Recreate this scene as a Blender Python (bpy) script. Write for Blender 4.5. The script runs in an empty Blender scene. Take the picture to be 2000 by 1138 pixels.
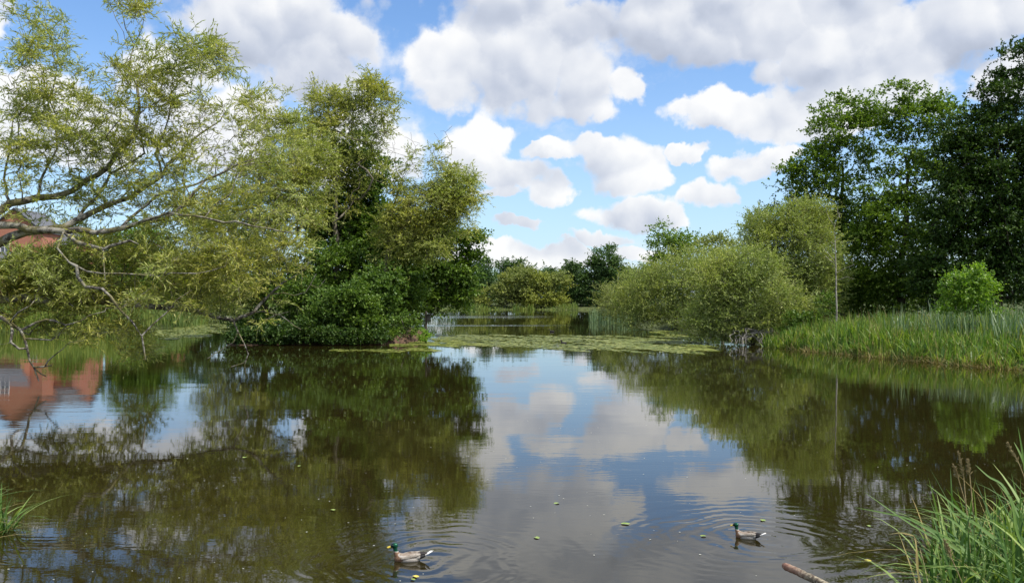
import bpy, math, random
import numpy as np
from mathutils import Vector, Matrix

# ---------------------------------------------------------------- camera, light, sky
scene = bpy.context.scene
F = 1732.0; HZ = 580.0; CAMZ = 3.1          # focal length and horizon row measured on the 2000 px wide photograph
cam_d = bpy.data.cameras.new('camera'); cam = bpy.data.objects.new('camera', cam_d)
scene.collection.objects.link(cam); scene.camera = cam
cam.location = (0, 0, CAMZ); cam.rotation_euler = (math.radians(90), 0, 0)
cam_d.sensor_width = 36; cam_d.lens = 36 * F / 2000; cam_d.shift_y = 11 / 2000
cam_d.clip_start = 0.1; cam_d.clip_end = 9000

SUN_EL = math.radians(56); SUN_AZ = math.radians(116)      # azimuth measured clockwise from +Y
sd = Vector((math.sin(SUN_AZ) * math.cos(SUN_EL), math.cos(SUN_AZ) * math.cos(SUN_EL), math.sin(SUN_EL)))
sl = bpy.data.lights.new('sun', 'SUN'); sl.energy = 4.6; sl.angle = math.radians(0.5); sl.color = (1, 0.955, 0.88)
so = bpy.data.objects.new('sun', sl); scene.collection.objects.link(so)
so.rotation_euler = sd.to_track_quat('Z', 'Y').to_euler()
scene.view_settings.view_transform = 'Standard'; scene.view_settings.look = 'None'
scene.view_settings.exposure = 0.17; scene.view_settings.gamma = 1

class NT:
    def __init__(s, nt): s.nt = nt; nt.nodes.clear()
    def n(s, t, **k):
        nd = s.nt.nodes.new(t)
        for a, b in k.items(): setattr(nd, a, b)
        return nd
    def put(s, sock, v):
        if isinstance(v, bpy.types.NodeSocket): s.nt.links.new(v, sock)
        elif v is not None: sock.default_value = v
    def m(s, op, a, b=None, c=None, clamp=False):
        nd = s.n('ShaderNodeMath', operation=op); nd.use_clamp = clamp
        s.put(nd.inputs[0], a); s.put(nd.inputs[1], b)
        if c is not None: s.put(nd.inputs[2], c)
        return nd.outputs[0]
    def v(s, op, a, b=None, c=None):
        nd = s.n('ShaderNodeVectorMath', operation=op)
        s.put(nd.inputs[0], a); s.put(nd.inputs[1], b)
        if c is not None: s.put(nd.inputs[2], c)
        return nd.outputs['Value'] if op in ('DOT_PRODUCT', 'LENGTH', 'DISTANCE') else nd.outputs[0]
    def noise(s, vec, scale, detail=2, rough=0.5, col=False):
        nd = s.n('ShaderNodeTexNoise'); s.put(nd.inputs['Vector'], vec)
        nd.inputs['Scale'].default_value = scale; nd.inputs['Detail'].default_value = detail; nd.inputs['Roughness'].default_value = rough
        return nd.outputs['Color' if col else 'Fac']
    def step(s, x, a, b, o0=0.0, o1=1.0):
        nd = s.n('ShaderNodeMapRange', interpolation_type='SMOOTHSTEP')
        s.put(nd.inputs[0], x)
        for i, q in enumerate((a, b, o0, o1)): nd.inputs[i + 1].default_value = q
        return nd.outputs[0]
    def mix(s, f, a, b, blend='MIX'):
        nd = s.n('ShaderNodeMix', data_type='RGBA', blend_type=blend)
        s.put(nd.inputs[0], f)
        for sock, q in ((nd.inputs[6], a), (nd.inputs[7], b)):
            s.put(sock, q if isinstance(q, bpy.types.NodeSocket) else (*q[:3], 1.0))
        return nd.outputs[2]
    def comb(s, x, y, z):
        nd = s.n('ShaderNodeCombineXYZ')
        for i, q in enumerate((x, y, z)): s.put(nd.inputs[i], q)
        return nd.outputs[0]

world = bpy.data.worlds.new('World'); scene.world = world; world.use_nodes = True
# clouds: (u, v, ru, rv, top brightness, bottom brightness), directions measured on the photograph
CLOUDS = [
 (540, 60, 250, 100, .88, .68), (620, 150, 140, 65, .80, .62), (330, 140, 110, 75, .94, .82), (150, 260, 220, 85, .98, .88), (440, 250, 170, 80, .95, .82),
 (20, 40, 45, 60, .90, .80), (60, 170, 120, 60, .95, .86), (700, 300, 120, 90, .98, .90),
 (900, 120, 170, 95, .97, .72), (1060, 150, 190, 100, .93, .64), (1130, 190, 110, 60, .88, .66), (1225, 165, 50, 45, .95, .85),
 (1150, 40, 330, 75, .78, .66), (1480, 50, 330, 80, .76, .64), (1800, 40, 330, 85, .86, .68), (1670, 120, 250, 65, .74, .66), (1650, 200, 230, 60, .92, .80), (1420, 222, 115, 42, .98, .84), (1980, 150, 90, 60, .85, .80),
 (935, 300, 95, 62, 1.0, .88), (1000, 345, 90, 45, 1.0, .70), (1080, 375, 48, 38, .97, .82), (965, 383, 60, 12, .85, .78),
 (1085, 300, 70, 18, .93, .82), (1210, 325, 95, 52, .93, .82), (1160, 295, 55, 28, .93, .85), (1335, 298, 42, 18, .93, .84),
 (1250, 410, 98, 36, 1.0, .72), (1330, 420, 48, 22, .98, .80), (1395, 370, 70, 28, .93, .80), (1470, 325, 75, 30, .96, .80), (1520, 310, 50, 22, .95, .86),
 (960, 490, 70, 22, .97, .86), (1110, 488, 40, 16, .95, .86), (1190, 465, 65, 16, .90, .84), (1250, 490, 60, 18, .94, .86), (1050, 510, 190, 28, .90, .86), (1000, 440, 60, 14, .86, .8), (1560, 250, 110, 40, .92, .82)]
def build_sky():
    T = NT(world.node_tree)
    out = T.n('ShaderNodeOutputWorld'); bg = T.n('ShaderNodeBackground'); bg.inputs[1].default_value = 0.1
    T.nt.links.new(bg.outputs[0], out.inputs[0])
    sky = T.n('ShaderNodeTexSky', sky_type='NISHITA'); sky.sun_disc = False
    sky.sun_elevation = SUN_EL; sky.sun_rotation = SUN_AZ; sky.dust_density = 0.6; sky.air_density = 1.0; sky.ozone_density = 1.6
    tc = T.n('ShaderNodeTexCoord').outputs['Generated']
    d = T.v('NORMALIZE', tc)
    w1 = T.v('SUBTRACT', T.noise(d, 7, 5, .55, True), (.5, .5, .5))
    w2 = T.v('SUBTRACT', T.noise(d, 28, 6, .62, True), (.5, .5, .5))
    dw = T.v('ADD', d, T.v('MULTIPLY_ADD', w1, (.085, .085, .06), T.v('MULTIPLY', w2, (.035, .035, .03))))
    sp = T.n('ShaderNodeSeparateXYZ'); T.put(sp.inputs[0], dw)
    az = T.m('ARCTAN2', sp.outputs[0], sp.outputs[1])
    el = T.m('ARCTAN2', sp.outputs[2], T.v('LENGTH', T.comb(sp.outputs[0], sp.outputs[1], 0)))
    ae = T.comb(az, el, 0)
    D = None; W = None; S = None
    for (u, v, ru, rv, bt, bb) in CLOUDS:
        a = math.atan((u - 1000) / F); e = math.atan((HZ - v) / F * math.cos(a))
        ra = ru / F * math.cos(a) ** 2 * (.98 if v < 230 else 1.0); re = rv / F * math.cos(a) * (.97 if v < 230 else .98)
        p = T.v('MULTIPLY_ADD', ae, (1 / ra, 1 / re, 0), (-a / ra, -e / re, 0))
        q = T.v('DOT_PRODUCT', p, p)
        di = T.m('SUBTRACT', 1.0, q)
        D = di if D is None else T.m('SMOOTH_MAX', D, di, .25)
        w = T.m('POWER', T.m('MAXIMUM', T.m('SUBTRACT', 2.0, q), 0.0001), 3)
        s_ = T.v('DOT_PRODUCT', p, (0, (bt - bb) / 2, 0))
        s_ = T.m('ADD', T.m('MAXIMUM', T.m('MINIMUM', s_, (bt - bb) / 2), (bb - bt) / 2), (bt + bb) / 2)
        sw = T.m('MULTIPLY', s_, w)
        W = w if W is None else T.m('ADD', W, w); S = sw if S is None else T.m('ADD', S, sw)
    shade = T.m('DIVIDE', S, W)
    # the rest of the sky, outside the photograph, carries broken cloud of the same kind
    dn = T.noise(d, 3.2, 7, .55)
    away = T.step(T.m('ABSOLUTE', az), .60, .75)
    up = T.step(el, .36, .48)
    rest = T.m('MULTIPLY', T.m('MAXIMUM', away, up), T.m('MULTIPLY', T.m('SUBTRACT', dn, .46), 9.0))
    D = T.m('MAXIMUM', T.m('MAXIMUM', D, -3.0), T.m('SUBTRACT', rest, T.m('MULTIPLY', T.m('SUBTRACT', 1, T.m('MAXIMUM', away, up)), 3)))
    shade = T.m('ADD', T.m('MULTIPLY', shade, T.m('SUBTRACT', 1, T.m('MAXIMUM', away, up))), T.m('MULTIPLY', .82, T.m('MAXIMUM', away, up)))
    n1 = T.noise(d, 11, 6, .55); n1s = T.noise(d, 9, 3, .5); n1u = T.noise(T.v('ADD', d, (.004, 0, .022)), 9, 3, .5)
    n2 = T.noise(d, 40, 6, .6)
    def puff(vec, sc):
        v = T.n('ShaderNodeTexVoronoi', feature='F1'); T.put(v.inputs['Vector'], vec); v.inputs['Scale'].default_value = sc
        return v.outputs['Distance']
    dq = T.v('ADD', d, T.v('MULTIPLY', w2, (.03, .03, .03))); p1 = puff(dq, 17); p1u = puff(T.v('ADD', dq, (.006, 0, .012)), 17); p2 = puff(dq, 43); pf = T.m('ADD', T.m('MULTIPLY', p1, .62), T.m('MULTIPLY', p2, .38))
    Dn = T.m('ADD', D, T.m('ADD', T.m('MULTIPLY', T.m('SUBTRACT', n1, .5), 1.7), T.m('ADD', T.m('MULTIPLY', T.m('SUBTRACT', n2, .5), .35), T.m('MULTIPLY', T.m('SUBTRACT', .56, pf), 1.55))))
    dens = T.step(Dn, -.06, .50)
    relief = T.m('MULTIPLY', T.m('SUBTRACT', n1s, n1u), .9)
    relief = T.m('ADD', relief, T.m('MULTIPLY', T.m('SUBTRACT', p1u, p1), .45))
    edge = T.m('ADD', T.m('MULTIPLY', T.step(Dn, .6, .1), .05), T.m('MULTIPLY_ADD', n2, .10, -.02))
    sh = T.m('ADD', T.m('ADD', T.m('ADD', shade, .005), relief), edge)
    r = T.n('ShaderNodeValToRGB'); T.put(r.inputs[0], sh)
    el_ = r.color_ramp.elements
    el_[0].position = .55; el_[0].color = (.44, .49, .60, 1)
    el_[1].position = 1.0; el_[1].color = (1.0, 1.0, 1.0, 1)
    for pos, c in ((.68, (.58, .63, .74)), (.80, (.74, .775, .85)), (.90, (.87, .89, .93))):
        e = el_.new(pos); e.color = (*c, 1)
    cl = T.mix(1.0, r.outputs[0], (9.0, 9.0, 9.0), 'MULTIPLY')
    gain = T.mix(1.0, sky.outputs[0], (1.15, 1.42, 1.72), 'MULTIPLY')
    pale = T.step(el, 0.0, .32, .42, 0.0)
    gain = T.mix(pale, gain, (6.0, 7.6, 9.4))
    wisp = T.step(T.noise(T.v('MULTIPLY', dw, (1, 1, 2.2)), 5.5, 7, .62), .50, .78, 0, .62)
    gain = T.mix(wisp, gain, (8.2, 8.5, 9.0))
    T.put(bg.inputs[0], T.mix(T.m('MULTIPLY', dens, .97), gain, cl))
build_sky()
world.cycles.sampling_method = 'MANUAL'; world.cycles.sample_map_resolution = 512

# ---------------------------------------------------------------- helpers
COL = scene.collection
rng = np.random.default_rng(11)
def P(u, v, d): return np.array([(u - 1000) / F * d, d, CAMZ - (v - HZ) / F * d])
def tag(o, label=None, cat=None, group=None, kind=None):
    for k, q in (('label', label), ('category', cat), ('group', group), ('kind', kind)):
        if q: o[k] = q
    return o
def thing(name, loc, label, cat, group=None):
    o = bpy.data.objects.new(name, None); o.empty_display_size = .2; COL.objects.link(o); o.location = tuple(float(q) for q in loc)
    return tag(o, label, cat, group)
def mesh_obj(name, V, faces, mat, parent=None, smooth=True, nper=None, mats=None, midx=None):
    """V: world coordinates (n,3). faces: list of lists or an int array (m,k)."""
    me = bpy.data.meshes.new(name); V = np.asarray(V, dtype=np.float64)
    if parent is not None: V = V - np.array(parent.location)
    if isinstance(faces, np.ndarray):
        m, k = faces.shape
        me.vertices.add(len(V)); me.vertices.foreach_set('co', V.astype(np.float32).ravel())
        me.loops.add(m * k); me.loops.foreach_set('vertex_index', faces.astype(np.int32).ravel())
        me.polygons.add(m); me.polygons.foreach_set('loop_start', np.arange(0, m * k, k, dtype=np.int32))
        me.update(calc_edges=True)
    else:
        me.from_pydata([tuple(q) for q in V], [], [tuple(int(i) for i in f) for f in faces]); me.update()
    me.polygons.foreach_set('use_smooth', np.full(len(me.polygons), smooth))
    me.materials.append(mat)
    o = bpy.data.objects.new(name, me); COL.objects.link(o)
    if parent is not None: o.parent = parent
    return o
class MB:
    def __init__(s): s.V = []; s.F = []
    def add(s, V, Fs):
        b = len(s.V); s.V += [tuple(q) for q in V]; s.F += [tuple(i + b for i in f) for f in Fs]
    def box(s, c, sz, rz=0):
        x, y, z = (q / 2 for q in sz); ca, sa = math.cos(rz), math.sin(rz)
        V = [(c[0] + i * x * ca - j * y * sa, c[1] + i * x * sa + j * y * ca, c[2] + k * z) for i in (-1, 1) for j in (-1, 1) for k in (-1, 1)]
        s.add(V, [(0, 1, 3, 2), (4, 6, 7, 5), (0, 4, 5, 1), (2, 3, 7, 6), (0, 2, 6, 4), (1, 5, 7, 3)])
    def ell(s, c, r, rot=None, nu=20, nv=12):
        V = []; Fs = []
        for j in range(nv + 1):
            for i in range(nu):
                t = math.pi * j / nv; p = 2 * math.pi * i / nu
                q = Vector((r[0] * math.cos(t), r[1] * math.sin(t) * math.cos(p), r[2] * math.sin(t) * math.sin(p)))
                if rot is not None: q = rot @ q
                V.append((c[0] + q.x, c[1] + q.y, c[2] + q.z))
        for j in range(nv):
            for i in range(nu):
                Fs.append((j * nu + i, j * nu + (i + 1) % nu, (j + 1) * nu + (i + 1) % nu, (j + 1) * nu + i))
        s.add(V, Fs)
    def tube(s, pts, rad, n=8, cap=True):
        pts = [Vector(q) for q in pts]; V = []; Fs = []; prev = None
        for k, p in enumerate(pts):
            t = (pts[min(k + 1, len(pts) - 1)] - pts[max(k - 1, 0)]).normalized()
            a = t.orthogonal().normalized() if prev is None else (prev - t * prev.dot(t)).normalized()
            prev = a; b = t.cross(a)
            rr = rad[k]; rx, ry = (rr if isinstance(rr, (tuple, list)) else (rr, rr))
            for i in range(n):
                q = p + a * math.cos(2 * math.pi * i / n) * rx + b * math.sin(2 * math.pi * i / n) * ry
                V.append(tuple(q))
        for k in range(len(pts) - 1):
            for i in range(n): Fs.append((k * n + i, k * n + (i + 1) % n, (k + 1) * n + (i + 1) % n, (k + 1) * n + i))
        if cap: Fs += [tuple(range(n))[::-1], tuple(range((len(pts) - 1) * n, len(pts) * n))]
        s.add(V, Fs)
    def build(s, name, mat, parent=None, smooth=False):
        return mesh_obj(name, s.V, s.F, mat, parent, smooth)

def mat_base(name):
    m = bpy.data.materials.new(name); m.use_nodes = True; T = NT(m.node_tree)
    out = T.n('ShaderNodeOutputMaterial'); b = T.n('ShaderNodeBsdfPrincipled'); T.nt.links.new(b.outputs[0], out.inputs[0])
    return m, T, b, out
def pmat(name, c1, c2, scale=5, rough=.8, bump=0, bscale=None, detail=5, coord='Object', spec=.3, metal=0):
    m, T, b, out = mat_base(name)
    tc = T.n('ShaderNodeTexCoord').outputs[coord]
    T.put(b.inputs['Base Color'], T.mix(T.step(T.noise(tc, scale, detail, .6), .32, .68), c1, c2))
    b.inputs['Roughness'].default_value = rough; b.inputs['Specular IOR Level'].default_value = spec; b.inputs['Metallic'].default_value = metal
    if bump:
        bp = T.n('ShaderNodeBump'); bp.inputs['Strength'].default_value = bump; bp.inputs['Distance'].default_value = .02
        T.put(bp.inputs['Height'], T.noise(tc, bscale or scale * 4, 6, .65)); T.put(b.inputs['Normal'], bp.outputs[0])
    return m
def leaf_mat(name, c1, c2, c3, trans=.4, rough=.5, spec=.35, nscale=.45, tint=(1.35, 1.25, .8)):
    """each leaf gets a colour of its own between c1, c2, c3; broad patches of the crown vary in tone"""
    m, T, b, out = mat_base(name)
    geo = T.n('ShaderNodeNewGeometry'); r = geo.outputs['Random Per Island']
    cr = T.n('ShaderNodeValToRGB'); T.put(cr.inputs[0], r); e = cr.color_ramp.elements
    e[0].position = .1; e[0].color = (*c1, 1); e[1].position = .95; e[1].color = (*c3, 1)
    k = e.new(.55); k.color = (*c2, 1)
    tc = T.n('ShaderNodeTexCoord').outputs['Object']
    nz = T.step(T.noise(tc, nscale, 3, .6), .35, .68)
    col = T.mix(nz, cr.outputs[0], T.mix(1.0, cr.outputs[0], tint, 'MULTIPLY'))
    T.put(b.inputs['Base Color'], col); b.inputs['Roughness'].default_value = rough; b.inputs['Specular IOR Level'].default_value = spec
    tr = T.n('ShaderNodeBsdfTranslucent'); T.put(tr.inputs[0], T.mix(1.0, col, (1.25, 1.35, .55), 'MULTIPLY'))
    mx = T.n('ShaderNodeMixShader'); mx.inputs[0].default_value = trans
    T.nt.links.new(b.outputs[0], mx.inputs[1]); T.nt.links.new(tr.outputs[0], mx.inputs[2]); T.nt.links.new(mx.outputs[0], out.inputs[0])
    return m

M = {}
M['willow'] = leaf_mat('willow_leaf', (.195, .25, .055), (.335, .39, .09), (.55, .58, .23), .38, .5, .4, .35, (1.15, 1.0, .7))
M['willow2'] = leaf_mat('olive_willow_leaf', (.20, .26, .05), (.34, .395, .085), (.54, .57, .21), .35, .55, .35, .3, (1.18, 1.02, .7))
M['sallow'] = leaf_mat('sallow_leaf', (.18, .245, .06), (.31, .385, .10), (.48, .54, .21), .32, .6, .3, .28, (1.15, 1.05, .8))
M['alder'] = leaf_mat('alder_leaf', (.05, .105, .017), (.10, .18, .03), (.18, .27, .06), .30, .45, .3, .35, (1.3, 1.2, .8))
M['oak'] = leaf_mat('oak_leaf', (.065, .125, .017), (.13, .215, .034), (.22, .32, .065), .32, .5, .25, .3, (1.35, 1.25, .75))
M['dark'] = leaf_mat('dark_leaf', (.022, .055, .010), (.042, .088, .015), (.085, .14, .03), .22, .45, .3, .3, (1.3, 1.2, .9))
M['far_green'] = leaf_mat('far_leaf', (.045, .095, .030), (.07, .13, .038), (.11, .18, .055), .25, .55, .3, .15)
M['far_yellow'] = leaf_mat('far_willow_leaf', (.145, .185, .055), (.235, .275, .08), (.34, .37, .13), .3, .6, .3, .15)
M['bright'] = leaf_mat('bright_leaf', (.09, .19, .02), (.15, .27, .03), (.26, .38, .08), .42, .4, .5, .8)
M['reed'] = leaf_mat('reed_leaf', (.065, .14, .026), (.125, .235, .04), (.28, .36, .09), .38, .45, .4, .35, (1.25, 1.1, .8))
M['cattail'] = leaf_mat('blue_green_blade', (.10, .17, .09), (.16, .24, .12), (.27, .34, .18), .3, .4, .5, .6, (1.1, 1.1, 1))
M['dry'] = leaf_mat('dry_stem', (.22, .19, .07), (.34, .29, .12), (.45, .38, .2), .2, .7, .2, .5, (1, .9, .8))
M['farreed'] = leaf_mat('far_reed_leaf', (.10, .17, .05), (.17, .24, .07), (.26, .30, .11), .35, .6, .3, .1)
M['neargrass'] = leaf_mat('near_blade', (.05, .115, .03), (.105, .20, .05), (.27, .37, .12), .3, .55, .25, 2.2, (1.2, 1.1, .9))
M['pad'] = leaf_mat('lily_pad', (.15, .19, .035), (.24, .275, .05), (.38, .39, .11), .15, .5, .4, .25, (.8, .85, .8))
M['seedhead'] = pmat('seed_head', (.20, .15, .07), (.34, .28, .14), 60, .9)
M['bark'] = pmat('bark', (.10, .085, .06), (.22, .195, .15), 6, .9, .8, 22)
M['greybark'] = pmat('grey_bark', (.20, .18, .15), (.42, .39, .34), 8, .85, .6, 25)
M['darkbark'] = pmat('dark_bark', (.045, .038, .028), (.10, .085, .06), 5, .9, .7, 18)
def bark_mossy():
    m, T, b, out = mat_base('mossy_bark')
    tc = T.n('ShaderNodeTexCoord').outputs['Object']
    c = T.mix(T.step(T.noise(tc, 5.5, 7, .7), .42, .58), (.055, .045, .034), (.30, .28, .235))
    geo = T.n('ShaderNodeNewGeometry'); sp = T.n('ShaderNodeSeparateXYZ'); T.put(sp.inputs[0], geo.outputs['Normal'])
    moss = T.m('MULTIPLY', T.step(T.noise(tc, 1.6, 5, .6), .47, .6), .75)
    T.put(b.inputs['Base Color'], T.mix(moss, c, (.17, .15, .045))); b.inputs['Roughness'].default_value = .9
    bp = T.n('ShaderNodeBump'); bp.inputs['Strength'].default_value = .9; bp.inputs['Distance'].default_value = .03
    T.put(bp.inputs['Height'], T.noise(T.v('MULTIPLY', tc, (1, 1, 1)), 16, 8, .7)); T.put(b.inputs['Normal'], bp.outputs[0])
    return m
M['mossy'] = bark_mossy()

# ---------------------------------------------------------------- vectorised plant geometry
def unit(a): return a / np.maximum(np.linalg.norm(a, axis=-1, keepdims=True), 1e-9)
def leaves_geo(base, tang, nrm, L, Wd):
    side = unit(np.cross(tang, nrm)); n2 = unit(np.cross(side, tang))
    L = L[:, None]; Wd = Wd[:, None]
    a = base; t = base + tang * L; mid = base + tang * L * .45
    b = mid + side * Wd * .5 + n2 * Wd * .12; c = mid - side * Wd * .5 + n2 * Wd * .12
    V = np.stack([a, b, t, c], 1).reshape(-1, 3)
    Fs = np.arange(len(base) * 4).reshape(-1, 4)
    return V, Fs
def tubes_geo(A, B, ra, rb, ta, tb, n):
    """prisms from A to B, ring directions ta, tb"""
    ref = np.array([.31, .17, .93])
    def ring(Pc, t, r):
        x = unit(np.cross(t, ref)); y = np.cross(t, x)
        ang = np.arange(n) * 2 * np.pi / n
        return Pc[:, None, :] + r[:, None, None] * (x[:, None, :] * np.cos(ang)[None, :, None] + y[:, None, :] * np.sin(ang)[None, :, None])
    m = len(A); V = np.concatenate([ring(A, ta, ra), ring(B, tb, rb)], 1).reshape(-1, 3)
    i = np.arange(n); j = (i + 1) % n
    f = np.stack([i, j, j + n, i + n], 1)
    Fs = (np.arange(m) * 2 * n)[:, None, None] + f[None]
    return V, Fs.reshape(-1, 4)
class Skeleton:
    def __init__(s): s.p = []; s.par = []; s.rmin = []; s.dir = []
    def add(s, p, par, r=0.0):
        p = np.asarray(p, float)
        s.p.append(p); s.par.append(par); s.rmin.append(r)
        s.dir.append(unit(p - s.p[par]) if par >= 0 else np.array([0, 0, 1.])); return len(s.p) - 1
    def limb(s, pts, rads, par=-1, step=.7, wig=.05, rg=rng):
        """poly-line limb; returns the node index of its end"""
        pts = [np.asarray(q, float) for q in pts]
        if par < 0: par = s.add(pts[0], -1, rads[0])
        else: par = s.add(pts[0], par, rads[0])
        for k in range(len(pts) - 1):
            d = np.linalg.norm(pts[k + 1] - pts[k]); n = max(1, int(d / step))
            for i in range(1, n + 1):
                f = i / n; q = pts[k] * (1 - f) + pts[k + 1] * f
                if i < n: q = q + rg.normal(0, wig * d / n, 3)
                par = s.add(q, par, rads[k] * (1 - f) + rads[k + 1] * f)
        return par
    def near(s, p):
        A = np.array(s.p); return int(np.argmin(np.linalg.norm(A - p, axis=1)))
    def grow(s, targets, seg=.8, wig=.12, up=.6, curve=.35, rg=rng):
        org = s.p[0]; order = np.argsort(np.linalg.norm(targets - org, axis=1))
        cap = len(s.p) + len(targets) * 12 + 10; A = np.zeros((cap, 3)); n = len(s.p); A[:n] = np.array(s.p)
        for ti in order:
            t = targets[ti]; dv = t - A[:n]; dist = np.linalg.norm(dv, axis=1)
            cost = dist + up * np.maximum(0, A[:n, 2] - t[2] + .2 * dist)
            k = int(np.argmin(cost)); d = dist[k]
            if d < 1e-3: continue
            m = int(min(11, max(1, round(d / seg)))); pd = s.dir[k]; a = A[k].copy(); par = k
            for i in range(1, m + 1):
                f = i / m; q = a * (1 - f) + t * f + pd * d * curve * f * (1 - f)
                if i < m: q = q + rg.normal(0, wig * d / m, 3)
                par = s.add(q, par, 0.0); A[n] = q; n += 1
    def build(s, name, mat, parent, rtip=.008, power=.45, rmax=None, minr=.0):
        Pn = np.array(s.p); par = np.array(s.par); N = len(Pn); cnt = np.zeros(N)
        kids = np.zeros(N, int)
        for i in range(N):
            if par[i] >= 0: kids[par[i]] += 1
        cnt[kids == 0] = 1
        for i in range(N - 1, -1, -1):
            if par[i] >= 0: cnt[par[i]] += cnt[i]
        r = rtip * cnt ** power
        if rmax: r = np.minimum(r, rmax)
        r = np.maximum(np.maximum(r, np.array(s.rmin)), minr)
        dr = np.array(s.dir)
        main = -np.ones(N, int)
        for i in range(N):
            q = par[i]
            if q >= 0 and (main[q] < 0 or r[i] > r[main[q]]): main[q] = i
        sm = dr.copy()
        for i in range(N):
            if main[i] >= 0: sm[i] = unit(dr[i] + dr[main[i]])
        e = np.where(par >= 0)[0]; pp = par[e]; ismain = main[pp] == e
        A = Pn[pp]; B = Pn[e]; rb = r[e]; ra = np.where(ismain, r[pp], np.minimum(r[pp], r[e] * 1.15))
        ta = np.where(ismain[:, None], sm[pp], dr[e]); tb = sm[e]
        Vs = []; Fs = []; off = 0
        for lo, hi, ns in ((0, .02, 3), (.02, .07, 5), (.07, 9, 9)):
            k = (rb >= lo) & (rb < hi)
            if k.any():
                V, Fc = tubes_geo(A[k], B[k], ra[k], rb[k], ta[k], tb[k], ns); Vs.append(V); Fs.append(Fc + off); off += len(V)
        return mesh_obj(name, np.concatenate(Vs), np.concatenate(Fs), mat, parent)
def blob_points(blobs, d, rg, shell=.45):
    """blobs: (u, v, ru, rv, count[, depth offset, depth radius]) -> clump centres, outward directions"""
    out = []; od = []
    for b in blobs:
        u, v, ru, rv, n = b[:5]; dd = d + (b[5] if len(b) > 5 else 0); rd = b[6] if len(b) > 6 else None
        c = P(u, v, dd); rx = ru / F * dd; rz = rv / F * dd; ry = rd if rd else (rx + rz) * .5
        x = unit(rg.normal(0, 1, (n, 3))); rr = (shell + (1 - shell) * rg.random(n)) ** .6
        w1, w2, w3 = rg.uniform(2.2, 4.6, 3); f1, f2, f3 = rg.uniform(0, 6, 3)
        lump = 1 + .22 * np.sin(x[:, 0] * w1 + f1) + .20 * np.sin(x[:, 2] * w2 + f2) + .16 * np.sin((x[:, 1] + x[:, 2] - x[:, 0]) * w3 + f3) + np.where(rg.random(n) < .09, .32, 0)
        q = x * (rr * lump)[:, None]
        out.append(c + q * np.array([rx, ry, rz])); od.append(x)
    return np.concatenate(out), np.concatenate(od)
def spray(cent, outd, rg, ntw, tl, droop, nleaf, ll, lw, upb=.3, outb=.5, spread=.25, flat=.4, twigs=True, tr=.004, lperp=.8, zf=.55):
    """twigs with leaves at every clump centre; returns (leafV, leafF), (twigV, twigF)"""
    K = len(cent); n = K * ntw
    o = np.repeat(cent, ntw, 0) + rg.normal(0, spread, (n, 3)) * np.array([1, 1, zf])
    dr = unit(rg.normal(0, 1, (n, 3)) * np.array([1, 1, .6]) + np.repeat(outd, ntw, 0) * outb + np.array([0, 0, upb]))
    Lt = tl * (.5 + rg.random(n)); dp = droop * (.4 + 1.2 * rg.random(n))
    def pt(t): return o + dr * (Lt * t)[:, None] - np.array([0, 0, 1.]) * (dp * Lt * t * t)[:, None]
    bs = []; ts = []
    for k in range(nleaf):
        t = np.clip((k + rg.random(n)) / nleaf, 0, 1); q = pt(t)
        tg = unit(dr - np.array([0, 0, 1.]) * (2 * dp * t)[:, None])
        bs.append(q); ts.append(unit(tg * .7 + rg.normal(0, 1, (n, 3)) * lperp * .7))
    bs = np.concatenate(bs); ts = np.concatenate(ts); m = len(bs)
    nr = unit(rg.normal(0, 1, (m, 3)) * (1 - flat) + np.array([0, 0, 1.]) * flat * 1.6)
    sz = (.6 + .8 * rg.random(m))
    LV = leaves_geo(bs, ts, nr, ll * sz, lw * sz)
    TV = None
    if twigs:
        A = pt(0.0 * Lt); B = pt(.5 + 0 * Lt); C = pt(1 + 0 * Lt); t1 = unit(B - A); t2 = unit(C - B); r0 = np.full(n, tr)
        V1, F1 = tubes_geo(A, B, r0, r0 * .75, t1, t2, 3); V2, F2 = tubes_geo(B, C, r0 * .75, r0 * .4, t2, t2, 3)
        TV = (np.concatenate([V1, V2]), np.concatenate([F1, F2 + len(V1)]))
    return LV, TV
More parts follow.
